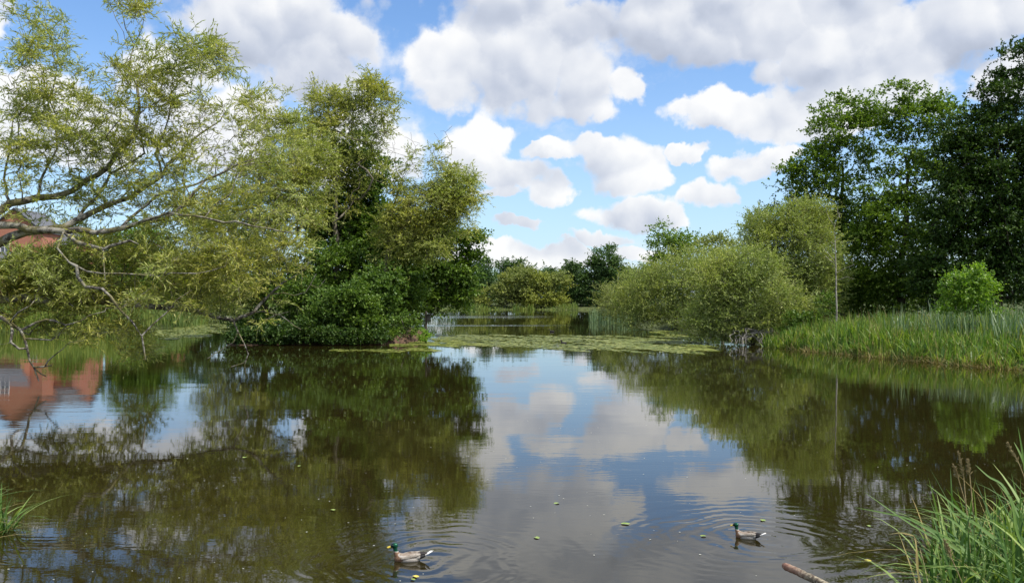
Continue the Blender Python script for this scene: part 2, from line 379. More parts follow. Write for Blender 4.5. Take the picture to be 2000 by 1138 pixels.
def tree(name, label, cat, base, blobs, d, leaf, bark, group=None, seed=1, trunk_r=.25, lean=None, ntw=8, tl=.7, droop=.2, nleaf=7, ll=.16, lw=.11,
         trunks=None, twigs=False, tr=.006, seg=.9, wig=.12, rtip=.012, power=.45, upb=.3, outb=.6, spread=.3, flat=.45, shell=.45, bare=None, up=.6, curve=.35, lperp=.8, zmin=.15, zf=.55, dens=1.0, crownname='crown'):
    rg = np.random.default_rng(seed)
    th = thing(name, base, label, cat, group)
    cent, outd = blob_points([(*b[:4], max(3, int(b[4] * dens)), *b[5:]) for b in blobs], d, rg, shell)
    k = cent[:, 2] > zmin; cent = cent[k]; outd = outd[k]
    sk = Skeleton(); top = None
    if trunks:
        for i, (pts, rads) in enumerate(trunks):
            if i == 0: sk.limb(pts, rads, -1, 1.0, .06, rg)
            else:
                sk.limb(pts, rads, sk.near(np.asarray(pts[0])), 1.0, .06, rg)
    else:
        zc = cent[:, 2].max(); c = cent.mean(0); b = np.array(base, float)
        tp = np.array([c[0] * .8 + b[0] * .2, c[1] * .8 + b[1] * .2, b[2] + (zc - b[2]) * .72])
        mid = b * .5 + tp * .5 + rg.normal(0, .25, 3)
        sk.limb([b - np.array([0, 0, .3]), mid, tp], [trunk_r, trunk_r * .65, trunk_r * .2], -1, 1.2, .08, rg)
    tg = cent
    if bare is not None:
        bc, _ = blob_points(bare, d, rg, .2); tg = np.concatenate([cent, bc])
    sk.grow(tg, seg, wig, up, curve, rg)
    sk.build('trunk', bark, th, rtip, power, trunk_r)
    (LV, LF), TV = spray(cent, outd, rg, ntw, tl, droop, nleaf, ll, lw, upb, outb, spread, flat, twigs, tr, lperp, zf)
    LVk = LV.reshape(-1, 4, 3); ok = LVk[:, :, 2].min(1) > .03; LV = LVk[ok].reshape(-1, 3); LF = LF[:ok.sum()]
    cr = mesh_obj(crownname, LV, LF, leaf, th, smooth=False)
    if TV is not None: mesh_obj('twigs', TV[0], TV[1], bark, th)
    return th

# ---------------------------------------------------------------- terrain, water, island
POND = [(-7.6, 12.6), (-7.0, 11.4), (-6.9, 9.4), (-5, 7.4), (-2, 7.0), (2, 7.0), (4.3, 8.0), (6.2, 10.5), (9.5, 15), (16, 23), (24, 33), (26.5, 36), (22.3, 38.5), (20, 44), (18.2, 49.5), (16.6, 54), (17, 60), (15.5, 66), (17, 78), (13, 92), (14, 110), (13, 135), (18, 160), (22, 215), (5, 219), (-14, 217), (-32, 214), (-48, 200), (-52, 160), (-46, 120), (-34, 92), (-36, 84), (-48, 80), (-60, 70), (-52, 55), (-34, 42), (-21, 30), (-14, 20)]
def poly_sdf(X, Y, poly):
    Pp = np.array(poly); Q = np.roll(Pp, -1, 0); d2 = np.full(X.shape, 1e18); ins = np.zeros(X.shape, bool)
    for a, b in zip(Pp, Q):
        e = b - a; wx = X - a[0]; wy = Y - a[1]; t = np.clip((wx * e[0] + wy * e[1]) / (e @ e), 0, 1)
        d2 = np.minimum(d2, (wx - t * e[0]) ** 2 + (wy - t * e[1]) ** 2)
        c = ((a[1] <= Y) & (b[1] > Y)) | ((b[1] <= Y) & (a[1] > Y))
        xi = a[0] + (Y - a[1]) / np.where(abs(b[1] - a[1]) < 1e-9, 1e-9, b[1] - a[1]) * e[0]
        ins ^= c & (X < xi)
    return np.sqrt(d2) * np.where(ins, -1, 1)
def ground_z(X, Y):
    X = np.asarray(X, float); Y = np.asarray(Y, float)
    s = poly_sdf(X, Y, POND)
    z = np.where(s < 0, np.maximum(-1.3, s * .8), np.minimum(.35, s * .5) + np.clip(s - 1, 0, 12) * .05)
    z = z + .12 * np.sin(X * .9 + 1) * np.cos(Y * .7) * (s > 1)
    hill = np.clip((Y - 90) / 40, 0, 1) * np.clip((-X - 46) / 20, 0, 1) * 2.0
    near = np.clip((6 - Y) / 5, 0, 1) * 1.0 * (s > 0)
    return z + hill + near
def axis(lo, hi, fine_lo, fine_hi, step):
    a = list(np.arange(fine_lo, fine_hi + step, step)); s = step; x = a[-1]
    while x < hi: s *= 1.25; x += s; a.append(x)
    s = step; x = a[0]; b = []
    while x > lo: s *= 1.25; x -= s; b.append(x)
    return np.array(b[::-1] + a)
gx = axis(-4000, 4000, -90, 60, 1.0); gy = axis(-1500, 6000, -5, 235, 1.0)
XX, YY = np.meshgrid(gx, gy); ZZ = ground_z(XX, YY)
nx, ny = len(gx), len(gy); ii = np.arange((ny - 1) * (nx - 1)); r_ = ii // (nx - 1); c_ = ii % (nx - 1); q0 = r_ * nx + c_
gm = pmat('ground_soil_grass', (.045, .06, .02), (.10, .12, .035), .6, 1, .5, 6)
g = mesh_obj('ground', np.stack([XX, YY, ZZ], -1).reshape(-1, 3), np.stack([q0, q0 + 1, q0 + nx + 1, q0 + nx], 1), gm); tag(g, kind='structure')

DUCKS = [(794, 1094, 0.50), (1456, 1051, 0.50)]
def water_mat():
    m, T, b, out = mat_base('pond_water')
    geo = T.n('ShaderNodeNewGeometry'); pos = geo.outputs['Position']
    sp = T.n('ShaderNodeSeparateXYZ'); T.put(sp.inputs[0], pos); x, y = sp.outputs[0], sp.outputs[1]
    murk = T.noise(pos, .25, 4, .6)
    T.put(b.inputs['Base Color'], T.mix(T.step(murk, .3, .7), (.016, .0130, .0034), (.023, .0185, .0050)))
    b.inputs['Roughness'].default_value = .015; b.inputs['IOR'].default_value = 1.42; b.inputs['Specular IOR Level'].default_value = .5
    # ripples: fine wind ripples with crests across the view, patches of calm, rings round the ducks
    p2 = T.v('MULTIPLY', pos, (.42, 1.0, 1)); calm = T.step(T.noise(pos, .10, 2, .5), .36, .66, .35, 1.25)
    h = T.m('MULTIPLY', T.m('ADD', T.m('MULTIPLY', T.noise(p2, 1.9, 4, .55), .0021), T.m('MULTIPLY', T.noise(p2, 7.5, 3, .5), .0005)), calm)
    h = T.m('ADD', h, T.m('MULTIPLY', T.noise(T.v('MULTIPLY', pos, (.2, .6, 1)), .9, 1, .5), .0042))
    for (u, v, _) in DUCKS:
        c = P(u, v, CAMZ * F / (v - HZ)); ds = T.v('DISTANCE', pos, (float(c[0]) + .25, float(c[1]), 0))
        am = T.step(ds, .15, 2.6, 1.0, 0.0)
        warp = T.m('MULTIPLY', T.noise(pos, .9, 3, .5), 22.0)
        h = T.m('ADD', h, T.m('MULTIPLY', T.m('MULTIPLY', T.m('SINE', T.m('ADD', T.m('MULTIPLY', ds, 24.0), warp)), .0009), am))
    # breeze-ruffled bands far out
    band = T.m('MULTIPLY', T.step(T.noise(T.v('MULTIPLY', pos, (.012, .075, 1)), 1.0, 2, .5), 0.58, .66), T.step(y, 84, 95))
    b2 = T.step(T.m('ABSOLUTE', T.m('SUBTRACT', y, 97)), 1.6, .7); b3 = T.step(T.m('ABSOLUTE', T.m('SUBTRACT', y, 140)), 14, 4)
    xm = T.step(x, 9, 2)
    brk = T.step(T.noise(T.v('MULTIPLY', pos, (.05, .3, 1)), 1.0, 3, .6), .38, .60)
    band = T.m('MULTIPLY', T.m('MAXIMUM', b2, b3), T.m('MULTIPLY', xm, brk))
    h = T.m('ADD', h, T.m('MULTIPLY', T.m('MULTIPLY', T.noise(pos, 3.2, 3, .6), .06), band))
    bp = T.n('ShaderNodeBump'); bp.inputs['Strength'].default_value = 1.0; bp.inputs['Distance'].default_value = 1.0
    T.put(bp.inputs['Height'], h); T.put(b.inputs['Normal'], bp.outputs[0])
    return m
w = MB(); w.add([(-120, 3, 0), (90, 3, 0), (90, 260, 0), (-120, 260, 0)], [(0, 1, 2, 3)])
tag(w.build('pond_water', water_mat()), kind='structure')

ISL = [P(u, v, CAMZ * F / (v - HZ))[:2] for u, v in ((447, 668), (520, 672), (600, 673), (700, 673), (770, 671), (820, 667), (834, 664))]
ISL = [tuple(q) for q in ISL] + [(-6.6, 67.5), (-9, 75), (-14, 79), (-20, 74), (-21.5, 67)]
def island():
    xs = np.arange(-24, -3, .22); ys = np.arange(54, 82, .22); X, Y = np.meshgrid(xs, ys)
    s = poly_sdf(X, Y, ISL) + .25 * np.sin(X * 2.1) * np.sin(Y * 1.7) + .12 * np.sin(X * 5.3 + 1) * np.sin(Y * 4.1)
    z = np.where(s > 0, -s * 1.5 - .05, np.minimum(.30 + .35 * np.clip((X + 11) / 3, 0, 1), -s * 1.3) + np.minimum(3, -s) * .08) + .05 * np.sin(X * 3.3) * np.cos(Y * 3.9)
    nx, ny = len(xs), len(ys); i = np.arange((ny - 1) * (nx - 1)); q = (i // (nx - 1)) * nx + i % (nx - 1)
    o = mesh_obj('island_ground', np.stack([X, Y, np.maximum(z, -1.2)], -1).reshape(-1, 3), np.stack([q, q + 1, q + nx + 1, q + nx], 1),
                 pmat('island_soil', (.055, .034, .022), (.14, .085, .055), 2.6, 1, 1.0, 9)); tag(o, kind='structure')
island()

# ---------------------------------------------------------------- the leaning willow on the left bank
def near_willow():
    rg = np.random.default_rng(5); D = 31.0
    base = np.array([-23.2, 29.5, .25])
    th = thing('leaning_willow', base, 'sprawling pale-leaved willow reaching over the water from the left bank on mossy limbs', 'tree')
    sk = Skeleton()
    def L(pts, rpx, par, d=D, step=.42, wig=.13):
        q = [P(p[0], p[1], d + (p[2] if len(p) > 2 else 0)) for p in pts]
        n = len(pts); rr = [(rpx[0] + (rpx[1] - rpx[0]) * i / (n - 1)) * .66 / F * d for i in range(n)]
        if par is None: return sk.limb(q, rr, -1, step, wig, rg)
        k = par if isinstance(par, int) else sk.near(q[0])
        return sk.limb(q, rr, k, step, wig, rg)
    root = sk.limb([base - np.array([0, 0, .5]), np.array([-22.6, 30, 1.6]), np.array([-21.6, 30.5, 3.2])], [.55, .48, .42], -1, .6, .04, rg)
    hub = len(sk.p) - 1
    def from_hub(p, r, d=D):
        q = P(p[0], p[1], d); r *= .7; return sk.limb([sk.p[hub] * .6 + q * .4, q], [r * 1.15, r], hub, .6, .06, rg)
    k = from_hub((-60, 450), .27); L([(-30, 432, 0), (0, 412, 0), (20, 397, .3), (73, 386, .5), (110, 384, .6), (141, 373, .8), (169, 352, 1), (211, 327, 1.2), (232, 295, 1.3), (264, 253, 1.4), (272, 210, 1.5), (268, 170, 1.6), (285, 146, 1.8), (318, 132, 2)], (12.5, 3.2), k)
    k = from_hub((-60, 520), .27); L([(-25, 490, -.5), (20, 463, -.5), (50, 453, -.4), (90, 449, -.3), (127, 443, -.2), (150, 430, 0), (184, 413, .2), (217, 398, .4), (260, 383, .8), (316, 345, 1.2), (352, 300, 1.8), (390, 262, 2.2), (430, 236, 2.8)], (14.5, 2.5), k)
    k = from_hub((-60, 445), .2); L([(-25, 438, -.8), (0, 440, -.8), (33, 440, -.7), (84, 449, -.6), (127, 452, -.6), (187, 455, -.6), (234, 447, -.6), (267, 437, -.5), (317, 430, -.4), (351, 407, -.2), (372, 384, 0), (402, 350, .3), (453, 322, .8), (520, 318, 1.5)], (12, 2), k)
    L([(124, 453, -.6), (150, 473, -.8), (178, 481, -.9), (202, 487, -1), (217, 480, -1), (254, 470, -1.2)], (7.5, 4), 0.5)
    L([(202, 487, -1), (203, 520, -1.2), (205, 545, -1.3)], (2.5, 1.3), 0.5)
    L([(234, 447, -.6), (280, 405, 0), (330, 372, .6), (400, 352, 1), (470, 318, 1.6), (530, 300, 2.4)], (5, 1.8), 0.5)
    L([(267, 437, -.5), (330, 415, -.8), (400, 425, -1), (460, 432, -1), (520, 445, -1), (575, 455, -.8)], (4.5, 1.4), 0.5)
    L([(150, 430, 0), (190, 385, .8), (215, 340, 1.2), (282, 300, 1.6), (275, 262, 1.8), (262, 230, 2)], (5.5, 2.2), 0.5)
    L([(73, 386, .5), (80, 350, 1.2), (95, 320, 1.6), (112, 290, 2), (98, 200, 2.4), (110, 130, 2.8), (92, 60, 3)], (4.5, 1.5), 0.5)
    L([(20, 397, .3), (8, 350, 1), (18, 300, 1.5), (25, 235, 1.8), (48, 190, 2)], (4.5, 1.5), 0.5)
    L([(268, 170, 1.6), (252, 125, 1.8), (262, 88, 2), (245, 55, 2), (238, 20, 2)], (3, 1.3), 0.5)
    L([(262, 88, 2), (278, 55, 2.2), (283, 25, 2.3)], (2, 1), 0.5)
    L([(316, 345, 1.2), (310, 280, 1.6), (345, 190, 2), (372, 182, 2.1), (384, 140, 2.3)], (4, 1.4), 0.5)
    L([(282, 210, 1.5), (315, 208, 1.7), (345, 190, 1.9), (325, 160, 2)], (3, 1.6), 0.5)
    # lower limbs
    L([(124, 453, -.8), (112, 485, -1.2), (135, 512, -1.5), (170, 530, -1.5), (200, 534, -1.5), (284, 537, -1.6), (334, 533, -1.6), (384, 534, -1.5), (440, 520, -1.4)], (3.2, 1.5), 0.5)
    L([(150, 520, -1.5), (152, 541, -1.6), (167, 560, -1.8), (200, 564, -2), (217, 580, -2), (234, 604, -2), (260, 630, -2), (277, 657, -2), (281, 680, -2), (284, 702, -2)], (5.5, 1.8), 0.5)
    L([(277, 655, -2), (300, 632, -1.8), (330, 606, -1.6), (375, 566, -1.4)], (2.6, 1.4), 0.5)
    k = from_hub((-60, 585), .3); L([(-25, 584, 0), (0, 586, 0), (40, 581, 0), (110, 588, .2), (200, 589, .4), (250, 594, .5), (307, 599, .6), (361, 603, .7), (394, 610, .8), (428, 620, .8), (456, 625, .8), (495, 610, .9), (510, 592, 1), (527, 575, 1), (552, 552, 1.1), (562, 535, 1.1), (556, 505, 1.2)], (13, 1.6), k)
    L([(552, 552, 1.1), (570, 542, 1.1), (595, 527, 1.2), (606, 508, 1.2)], (2, 1), 0.5)
    L([(527, 575, 1), (555, 572, .8), (575, 577, .6), (597, 570, .6), (606, 556, .6), (618, 534, .6)], (2, 1), 0.5)
    L([(606, 556, .6), (622, 562, .5), (638, 542, .5)], (1.4, .8), 0.5)
    L([(495, 610, .9), (512, 608, .6), (541, 614, .4), (563, 609, .3)], (2.2, 1), 0.5)
    L([(545, 614, .4), (560, 624, .3), (575, 636, .2), (588, 643, .1)], (1.6, .9), 0.5)
    L([(456, 627, .8), (465, 648, .6), (477, 671, .5), (485, 691, .4), (477, 708, .3), (452, 716, .2)], (2.8, 1.2), 0.5)
    L([(485, 691, .4), (478, 712, .3), (480, 738, .3)], (1.2, .7), 0.5)
    L([(465, 648, .6), (456, 668, .3), (420, 690, .1), (405, 700, 0)], (1.5, .8), 0.5)
    k = from_hub((-50, 600), .14, 30); L([(-20, 612, -1), (0, 618, -1), (22, 632, -1), (41, 645, -1), (48, 661, -1), (53, 679, -1), (58, 704, -1), (66, 717, -1), (76, 744, -1)], (6.5, 2), k, 31)
    L([(22, 632, -1), (24, 647, -1.2), (21, 668, -1.3), (37, 681, -1.2), (53, 680, -1)], (4.5, 3), 0.5)
    L([(66, 717, -1), (84, 716, -1.1), (101, 713, -1.2)], (3, 1.6), 0.5)
    L([(88, 715, -1.1), (94, 704, -1.2), (108, 692, -1.3), (121, 682, -1.4), (136, 668, -1.4)], (2.4, 1), 0.5)
    L([(68, 720, -1), (80, 730, -.9), (91, 735, -.8)], (2.2, 1.6), 0.5)
    L([(41, 645, -1), (70, 630, -1), (90, 624, -1.1), (110, 627, -1.2), (129, 635, -1.2), (157, 627, -1.2), (176, 615, -1.2), (205, 608, -1.2)], (4, 1.5), 0.5)
    L([(48, 661, -1), (70, 662, -1), (100, 664, -1.1), (115, 652, -1.2), (128, 638, -1.2)], (2.6, 1.4), 0.5)
    L([(41, 645, -1), (20, 628, -1.2), (35, 610, -1.4), (60, 596, -1.5)], (3.6, 2), 0.5)
    # foliage
    blobs = [(62, 30, 28, 34, 12), (90, 95, 48, 60, 30), (45, 190, 45, 50, 16), (75, 235, 60, 70, 34), (150, 255, 75, 70, 36), (120, 165, 50, 40, 16),
        (255, 22, 34, 38, 15), (240, 145, 40, 35, 14), (385, 90, 42, 45, 24), (420, 115, 40, 40, 22), (340, 130, 50, 40, 22), (300, 160, 50, 40, 16),
        (230, 240, 75, 60, 34), (330, 220, 80, 60, 22), (190, 320, 80, 60, 34), (60, 320, 55, 60, 24), (290, 310, 80, 60, 34), (420, 240, 60, 70, 16), (480, 210, 50, 60, 12),
        (500, 270, 60, 60, 16), (380, 330, 80, 70, 28), (470, 350, 70, 60, 24), (560, 300, 55, 60, 18), (85, 425, 40, 20, 8), (90, 385, 60, 25, 10), (180, 390, 60, 30, 12),
        (45, 540, 50, 40, 90), (140, 555, 48, 40, 70), (90, 510, 34, 22, 24), (175, 590, 40, 16, 18), (20, 555, 30, 40, 24), (210, 500, 55, 45, 30), (120, 510, 60, 22, 22), (90, 610, 70, 35, 20), (30, 610, 40, 20, 10),
        (340, 430, 90, 60, 44), (430, 430, 80, 60, 44), (290, 495, 60, 30, 26), (380, 520, 60, 45, 40), (470, 510, 60, 60, 34), (245, 565, 44, 26, 26), (340, 575, 50, 22, 24), (410, 585, 50, 28, 18),
        (230, 640, 45, 28, 14), (260, 685, 30, 18, 8), (190, 640, 35, 25, 9), (540, 400, 60, 60, 24), (560, 490, 45, 40, 16), (180, 460, 60, 40, 10), (510, 580, 40, 40, 8)]
    cent, outd = blob_points([(*b[:4], max(4, int(b[4] * (1.2 if b[1] > 480 else .95 if b[0] < 400 else .6))), 0.8, 2.2) for b in blobs], D, rg, .15)
    bare = [(440, 290, 90, 80, 90), (510, 330, 80, 70, 60), (360, 250, 70, 60, 36), (520, 420, 70, 60, 50), (380, 480, 120, 60, 50), (300, 400, 120, 60, 46), (280, 560, 120, 50, 40), (500, 240, 60, 50, 24), (110, 640, 90, 35, 30), (300, 590, 80, 50, 16), (60, 460, 60, 40, 12), (160, 300, 120, 90, 24)]
    bc, _ = blob_points([(*b, .5, 2.0) for b in bare], D, rg, .1)
    sk.grow(np.concatenate([cent, bc]), .38, .2, .25, .5, rg)
    sk.build('trunk', M['mossy'], th, .0062, .42, .26, .0075)
    k = cent[:, 2] > .3
    (LV, LF), TV = spray(cent[k], outd[k], rg, 10, .55, .22, 13, .16, .031, .45, .45, .13, .35, True, .0055, .45)
    mesh_obj('crown', LV, LF, M['willow'], th, smooth=False)
    mesh_obj('twigs', TV[0], TV[1], M['bark'], th)
near_willow()

# ---------------------------------------------------------------- trees of the island
def at(u, v, d, z=None):
    q = P(u, v, d)
    if z is not None: q[2] = z
    return q
WIL = dict(dens=1.5, lperp=.5, upb=.5, ll=.2, lw=.052, ntw=9, nleaf=12, tl=.8, droop=.3, flat=.35, twigs=True, tr=.007, seg=.7, wig=.16, rtip=.011, shell=.15, spread=.2)
BRD = dict(dens=1.1, ll=.18, lw=.14, ntw=14, nleaf=9, tl=.5, droop=.1, flat=.55, seg=.9, spread=.4, zf=.35)
tree('yellow_green_willow', 'yellowish willow at the left end of the island, drooping behind the leaning willow', 'tree', at(520, 0, 63, .5),
     [(500, 330, 60, 60, 40), (540, 260, 60, 60, 40), (470, 420, 65, 60, 50), (560, 370, 60, 60, 60), (610, 330, 45, 60, 40), (430, 470, 55, 60, 45), (520, 460, 60, 60, 50), (440, 560, 55, 45, 50), (500, 540, 50, 50, 34), (600, 420, 45, 50, 30), (400, 420, 50, 50, 26), (500, 215, 40, 40, 14)],
     61, M['willow2'], M['bark'], seed=21, trunk_r=.3, **WIL)
tree('tall_willow', 'tallest willow of the island, airy pale crown rising above the dark alder', 'tree', at(655, 0, 66, .5),
     [(630, 200, 38, 35, 26), (680, 195, 45, 32, 34), (735, 185, 28, 36, 22), (715, 165, 26, 22, 12), (755, 215, 18, 40, 12), (610, 260, 38, 35, 26), (670, 250, 45, 40, 34), (740, 260, 25, 35, 14), (640, 320, 45, 40, 34), (590, 380, 50, 50, 40), (700, 310, 35, 35, 12), (580, 300, 40, 40, 22), (690, 380, 30, 35, 8), (745, 330, 20, 30, 6)],
     66, M['willow2'], M['bark'], seed=22, trunk_r=.28, bare=[(690, 330, 60, 90, 30), (740, 280, 35, 80, 16), (650, 450, 50, 60, 20)], **WIL)
tree('dark_alder', 'dense dark green alder in the middle of the island, narrow top among the willows', 'tree', at(680, 0, 69, .5),
     [(645, 270, 14, 22, 8), (700, 285, 26, 32, 18), (705, 335, 45, 45, 60), (690, 400, 65, 50, 80), (735, 440, 40, 50, 40), (715, 460, 60, 45, 60), (650, 520, 60, 50, 60, -4), (760, 520, 50, 50, 60, -4), (600, 590, 60, 30, 40, -4), (790, 580, 40, 40, 40, -4), (745, 565, 36, 40, 40, -8), (720, 600, 40, 22, 24, -8), (640, 480, 55, 50, 50), (700, 530, 80, 50, 80), (620, 570, 60, 40, 40), (740, 590, 70, 40, 60), (560, 540, 60, 45, 50), (680, 440, 40, 60, 40), (720, 390, 30, 50, 26), (620, 430, 40, 50, 30)],
     69, M['alder'], M['darkbark'], seed=23, trunk_r=.3, **BRD)
tree('leaning_island_willow', 'willow leaning right over the island tip, with bare twigs standing above its crown', 'tree', at(735, 0, 63, .5),
     [(905, 360, 32, 32, 30), (870, 350, 30, 25, 22), (850, 400, 45, 35, 44), (900, 410, 32, 30, 24), (810, 430, 50, 35, 44), (860, 450, 40, 30, 34), (790, 370, 22, 28, 12), (830, 470, 55, 36, 50), (780, 460, 40, 40, 34), (880, 385, 50, 40, 44), (820, 480, 50, 30, 32), (770, 420, 30, 40, 22), (850, 300, 12, 30, 5), (800, 320, 14, 20, 4), (760, 490, 40, 30, 14)],
     63, M['willow2'], M['bark'], seed=24, trunk_r=.26,
     trunks=[([at(740, 0, 63, .2), P(742, 560, 63), P(765, 480, 63), P(800, 420, 62.5), P(860, 370, 62)], [.26, .22, .17, .12, .05]),
             ([P(752, 520, 63), P(760, 440, 63.3), P(778, 370, 63.5), P(795, 320, 63.6)], [.13, .11, .07, .03])],
     bare=[(790, 310, 45, 50, 34), (860, 290, 30, 45, 14), (760, 320, 30, 70, 18), (885, 300, 18, 45, 6), (820, 380, 60, 50, 30)], **WIL)
tree('spreading_alder', 'dark green alder spreading right past the island tip, low boughs near the water', 'tree', at(790, 0, 70, .5),
     [(880, 475, 40, 22, 26), (840, 500, 55, 35, 50), (890, 530, 32, 24, 26), (800, 530, 60, 45, 50), (870, 565, 45, 30, 44), (820, 572, 55, 26, 44), (895, 580, 28, 20, 16), (760, 560, 45, 45, 30), (780, 480, 40, 40, 24), (922, 465, 18, 8, 12), (915, 508, 22, 12, 16), (905, 548, 26, 16, 22), (760, 620, 50, 28, 24), (860, 460, 40, 26, 26), (740, 540, 60, 60, 40), (800, 600, 60, 30, 30)],
     70, M['alder'], M['darkbark'], seed=25, trunk_r=.22, **BRD)
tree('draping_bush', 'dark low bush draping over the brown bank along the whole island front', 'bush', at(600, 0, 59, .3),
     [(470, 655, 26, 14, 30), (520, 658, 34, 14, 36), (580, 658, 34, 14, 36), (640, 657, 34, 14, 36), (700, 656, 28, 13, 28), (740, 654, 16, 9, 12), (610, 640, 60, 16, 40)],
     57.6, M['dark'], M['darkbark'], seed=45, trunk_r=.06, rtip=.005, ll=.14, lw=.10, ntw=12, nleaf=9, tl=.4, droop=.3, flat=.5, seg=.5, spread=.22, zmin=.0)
tree('low_alder_bush', 'low sunlit green bush overhanging the front bank of the island', 'bush', at(675, 0, 60, .5),
     [(670, 585, 45, 20, 60), (690, 570, 30, 14, 30), (700, 600, 35, 20, 30), (640, 605, 30, 14, 24), (610, 622, 24, 9, 12), (700, 625, 35, 12, 16), (735, 625, 20, 8, 8), (660, 615, 40, 16, 20)],
     58.5, M['alder'], M['darkbark'], seed=26, trunk_r=.08, rtip=.006, ll=.14, lw=.10, ntw=9, nleaf=9, tl=.5, droop=.1, flat=.5, seg=.5, spread=.2)
tree('shaded_island_bush', 'dark shaded bush at the left end of the island, hanging down to the water', 'bush', at(510, 0, 61, .5),
     [(540, 570, 60, 30, 44), (590, 560, 45, 30, 34), (480, 600, 32, 30, 26), (500, 640, 48, 26, 40), (560, 640, 50, 26, 30), (470, 645, 22, 22, 16), (590, 600, 50, 30, 30), (640, 645, 50, 22, 22)],
     61.5, M['alder'], M['darkbark'], seed=27, trunk_r=.1, rtip=.006, ll=.15, lw=.11, ntw=9, nleaf=8, tl=.55, droop=.15, flat=.5, seg=.6, spread=.25)
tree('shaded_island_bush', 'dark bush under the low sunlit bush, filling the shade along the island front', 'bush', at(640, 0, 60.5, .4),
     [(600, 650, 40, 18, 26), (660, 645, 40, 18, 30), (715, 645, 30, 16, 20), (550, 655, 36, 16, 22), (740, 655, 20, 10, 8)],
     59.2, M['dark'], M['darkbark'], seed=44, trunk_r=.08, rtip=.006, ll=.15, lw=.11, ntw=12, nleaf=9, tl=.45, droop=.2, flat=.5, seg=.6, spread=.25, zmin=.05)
tree('tip_bush', 'fresh green bush beside the post at the right tip of the island', 'bush', at(800, 0, 61, .5),
     [(790, 635, 32, 20, 20), (770, 615, 28, 18, 14), (806, 644, 12, 10, 8), (755, 640, 20, 12, 8)],
     61, M['alder'], M['bark'], seed=28, trunk_r=.05, rtip=.006, ll=.13, lw=.10, ntw=8, nleaf=8, tl=.4, droop=.1, flat=.5, seg=.5, spread=.18)
tree('bank_weed', 'small yellow-green weed on the brown bank at the island tip', 'plant', at(830, 0, 59.5, .35), [(829, 654, 10, 9, 12), (835, 658, 6, 6, 5)],
     59.2, M['bright'], M['bark'], seed=29, trunk_r=.02, rtip=.004, ll=.12, lw=.07, ntw=7, nleaf=6, tl=.25, seg=.3, spread=.08)
tree('bank_weed', 'small green weed halfway along the brown island bank, left of the yellow-green one', 'plant', at(768, 0, 59.5, .5), [(768, 650, 11, 6, 10), (760, 654, 6, 5, 5)],
     58.8, M['alder'], M['bark'], seed=30, trunk_r=.02, rtip=.004, ll=.12, lw=.08, ntw=7, nleaf=6, tl=.25, seg=.3, spread=.08)

# ---------------------------------------------------------------- right bank trees
tree('tall_oak', 'tall airy tree left of the two high oaks, sky showing through its crown', 'tree', at(1648, 0, 72, .6),
     [(1650, 560, 60, 40, 60), (1700, 580, 60, 40, 60), (1655, 215, 45, 35, 26), (1620, 260, 50, 45, 34), (1690, 250, 45, 45, 30), (1580, 330, 50, 35, 34), (1640, 330, 56, 50, 46), (1550, 350, 28, 22, 10), (1610, 400, 60, 40, 36), (1690, 420, 60, 50, 44), (1550, 400, 30, 30, 14), (1510, 430, 32, 22, 14), (1485, 440, 22, 12, 6), (1650, 480, 60, 50, 40), (1700, 520, 60, 45, 36), (1640, 440, 60, 40, 30)],
     72, M['oak'], M['darkbark'], seed=31, trunk_r=.36, rtip=.014, dens=.8, ll=.165, lw=.125, ntw=17, nleaf=12, tl=.6, droop=.1, flat=.55, seg=1.1, spread=.5, zf=.35)
tree('tall_oak', 'high oak between the airy tree and the dark mass at the right edge', 'tree', at(1760, 0, 68, .6),
     [(1790, 200, 50, 28, 26), (1760, 240, 40, 35, 24), (1820, 230, 40, 40, 26), (1780, 300, 60, 45, 36), (1740, 370, 55, 50, 40), (1820, 340, 40, 50, 30), (1760, 440, 70, 50, 54), (1700, 470, 50, 40, 32), (1790, 520, 70, 45, 44), (1850, 450, 50, 60, 36), (1690, 540, 40, 26, 20), (1740, 560, 60, 24, 30), (1780, 580, 60, 30, 40), (1760, 480, 60, 50, 40)],
     68, M['oak'], M['darkbark'], seed=32, trunk_r=.36, rtip=.014, dens=.8, ll=.165, lw=.125, ntw=17, nleaf=12, tl=.6, droop=.1, flat=.55, seg=1.1, spread=.5, zf=.35)
tree('dark_oak', 'big dark tree filling the right edge, highest on the right bank', 'tree', at(1950, 0, 60, .6),
     [(1990, 130, 40, 45, 24), (1950, 200, 45, 45, 40), (2020, 230, 80, 80, 70), (1890, 250, 45, 50, 44), (1960, 290, 70, 55, 70), (1870, 330, 45, 45, 44), (1930, 370, 80, 60, 90), (2020, 380, 70, 70, 70), (1860, 430, 50, 50, 54), (1950, 460, 80, 60, 90), (1860, 520, 60, 40, 50), (1960, 540, 80, 45, 80), (1820, 530, 45, 32, 30), (1850, 580, 50, 24, 30), (2050, 500, 80, 70, 60), (2060, 300, 70, 100, 50), (1940, 420, 80, 80, 60), (1980, 340, 60, 80, 40), (1900, 480, 70, 60, 50)],
     60, M['dark'], M['darkbark'], seed=33, trunk_r=.42, rtip=.014, dens=.85, ll=.165, lw=.125, ntw=15, nleaf=12, tl=.6, droop=.1, flat=.55, seg=1.0, spread=.45, zf=.35)
tree('distant_oak', 'pointed dark green tree rising behind the willow bushes, well left of the tall trees', 'tree', at(1310, 0, 118, .8),
     [(1292, 452, 12, 16, 6), (1300, 480, 30, 24, 26), (1335, 475, 26, 24, 22), (1310, 510, 42, 24, 30), (1350, 500, 25, 25, 14)],
     118, M['oak'], M['darkbark'], seed=34, trunk_r=.3, ll=.26, lw=.19, ntw=9, nleaf=9, tl=1.2, droop=.1, flat=.5, seg=1.5, spread=.45)
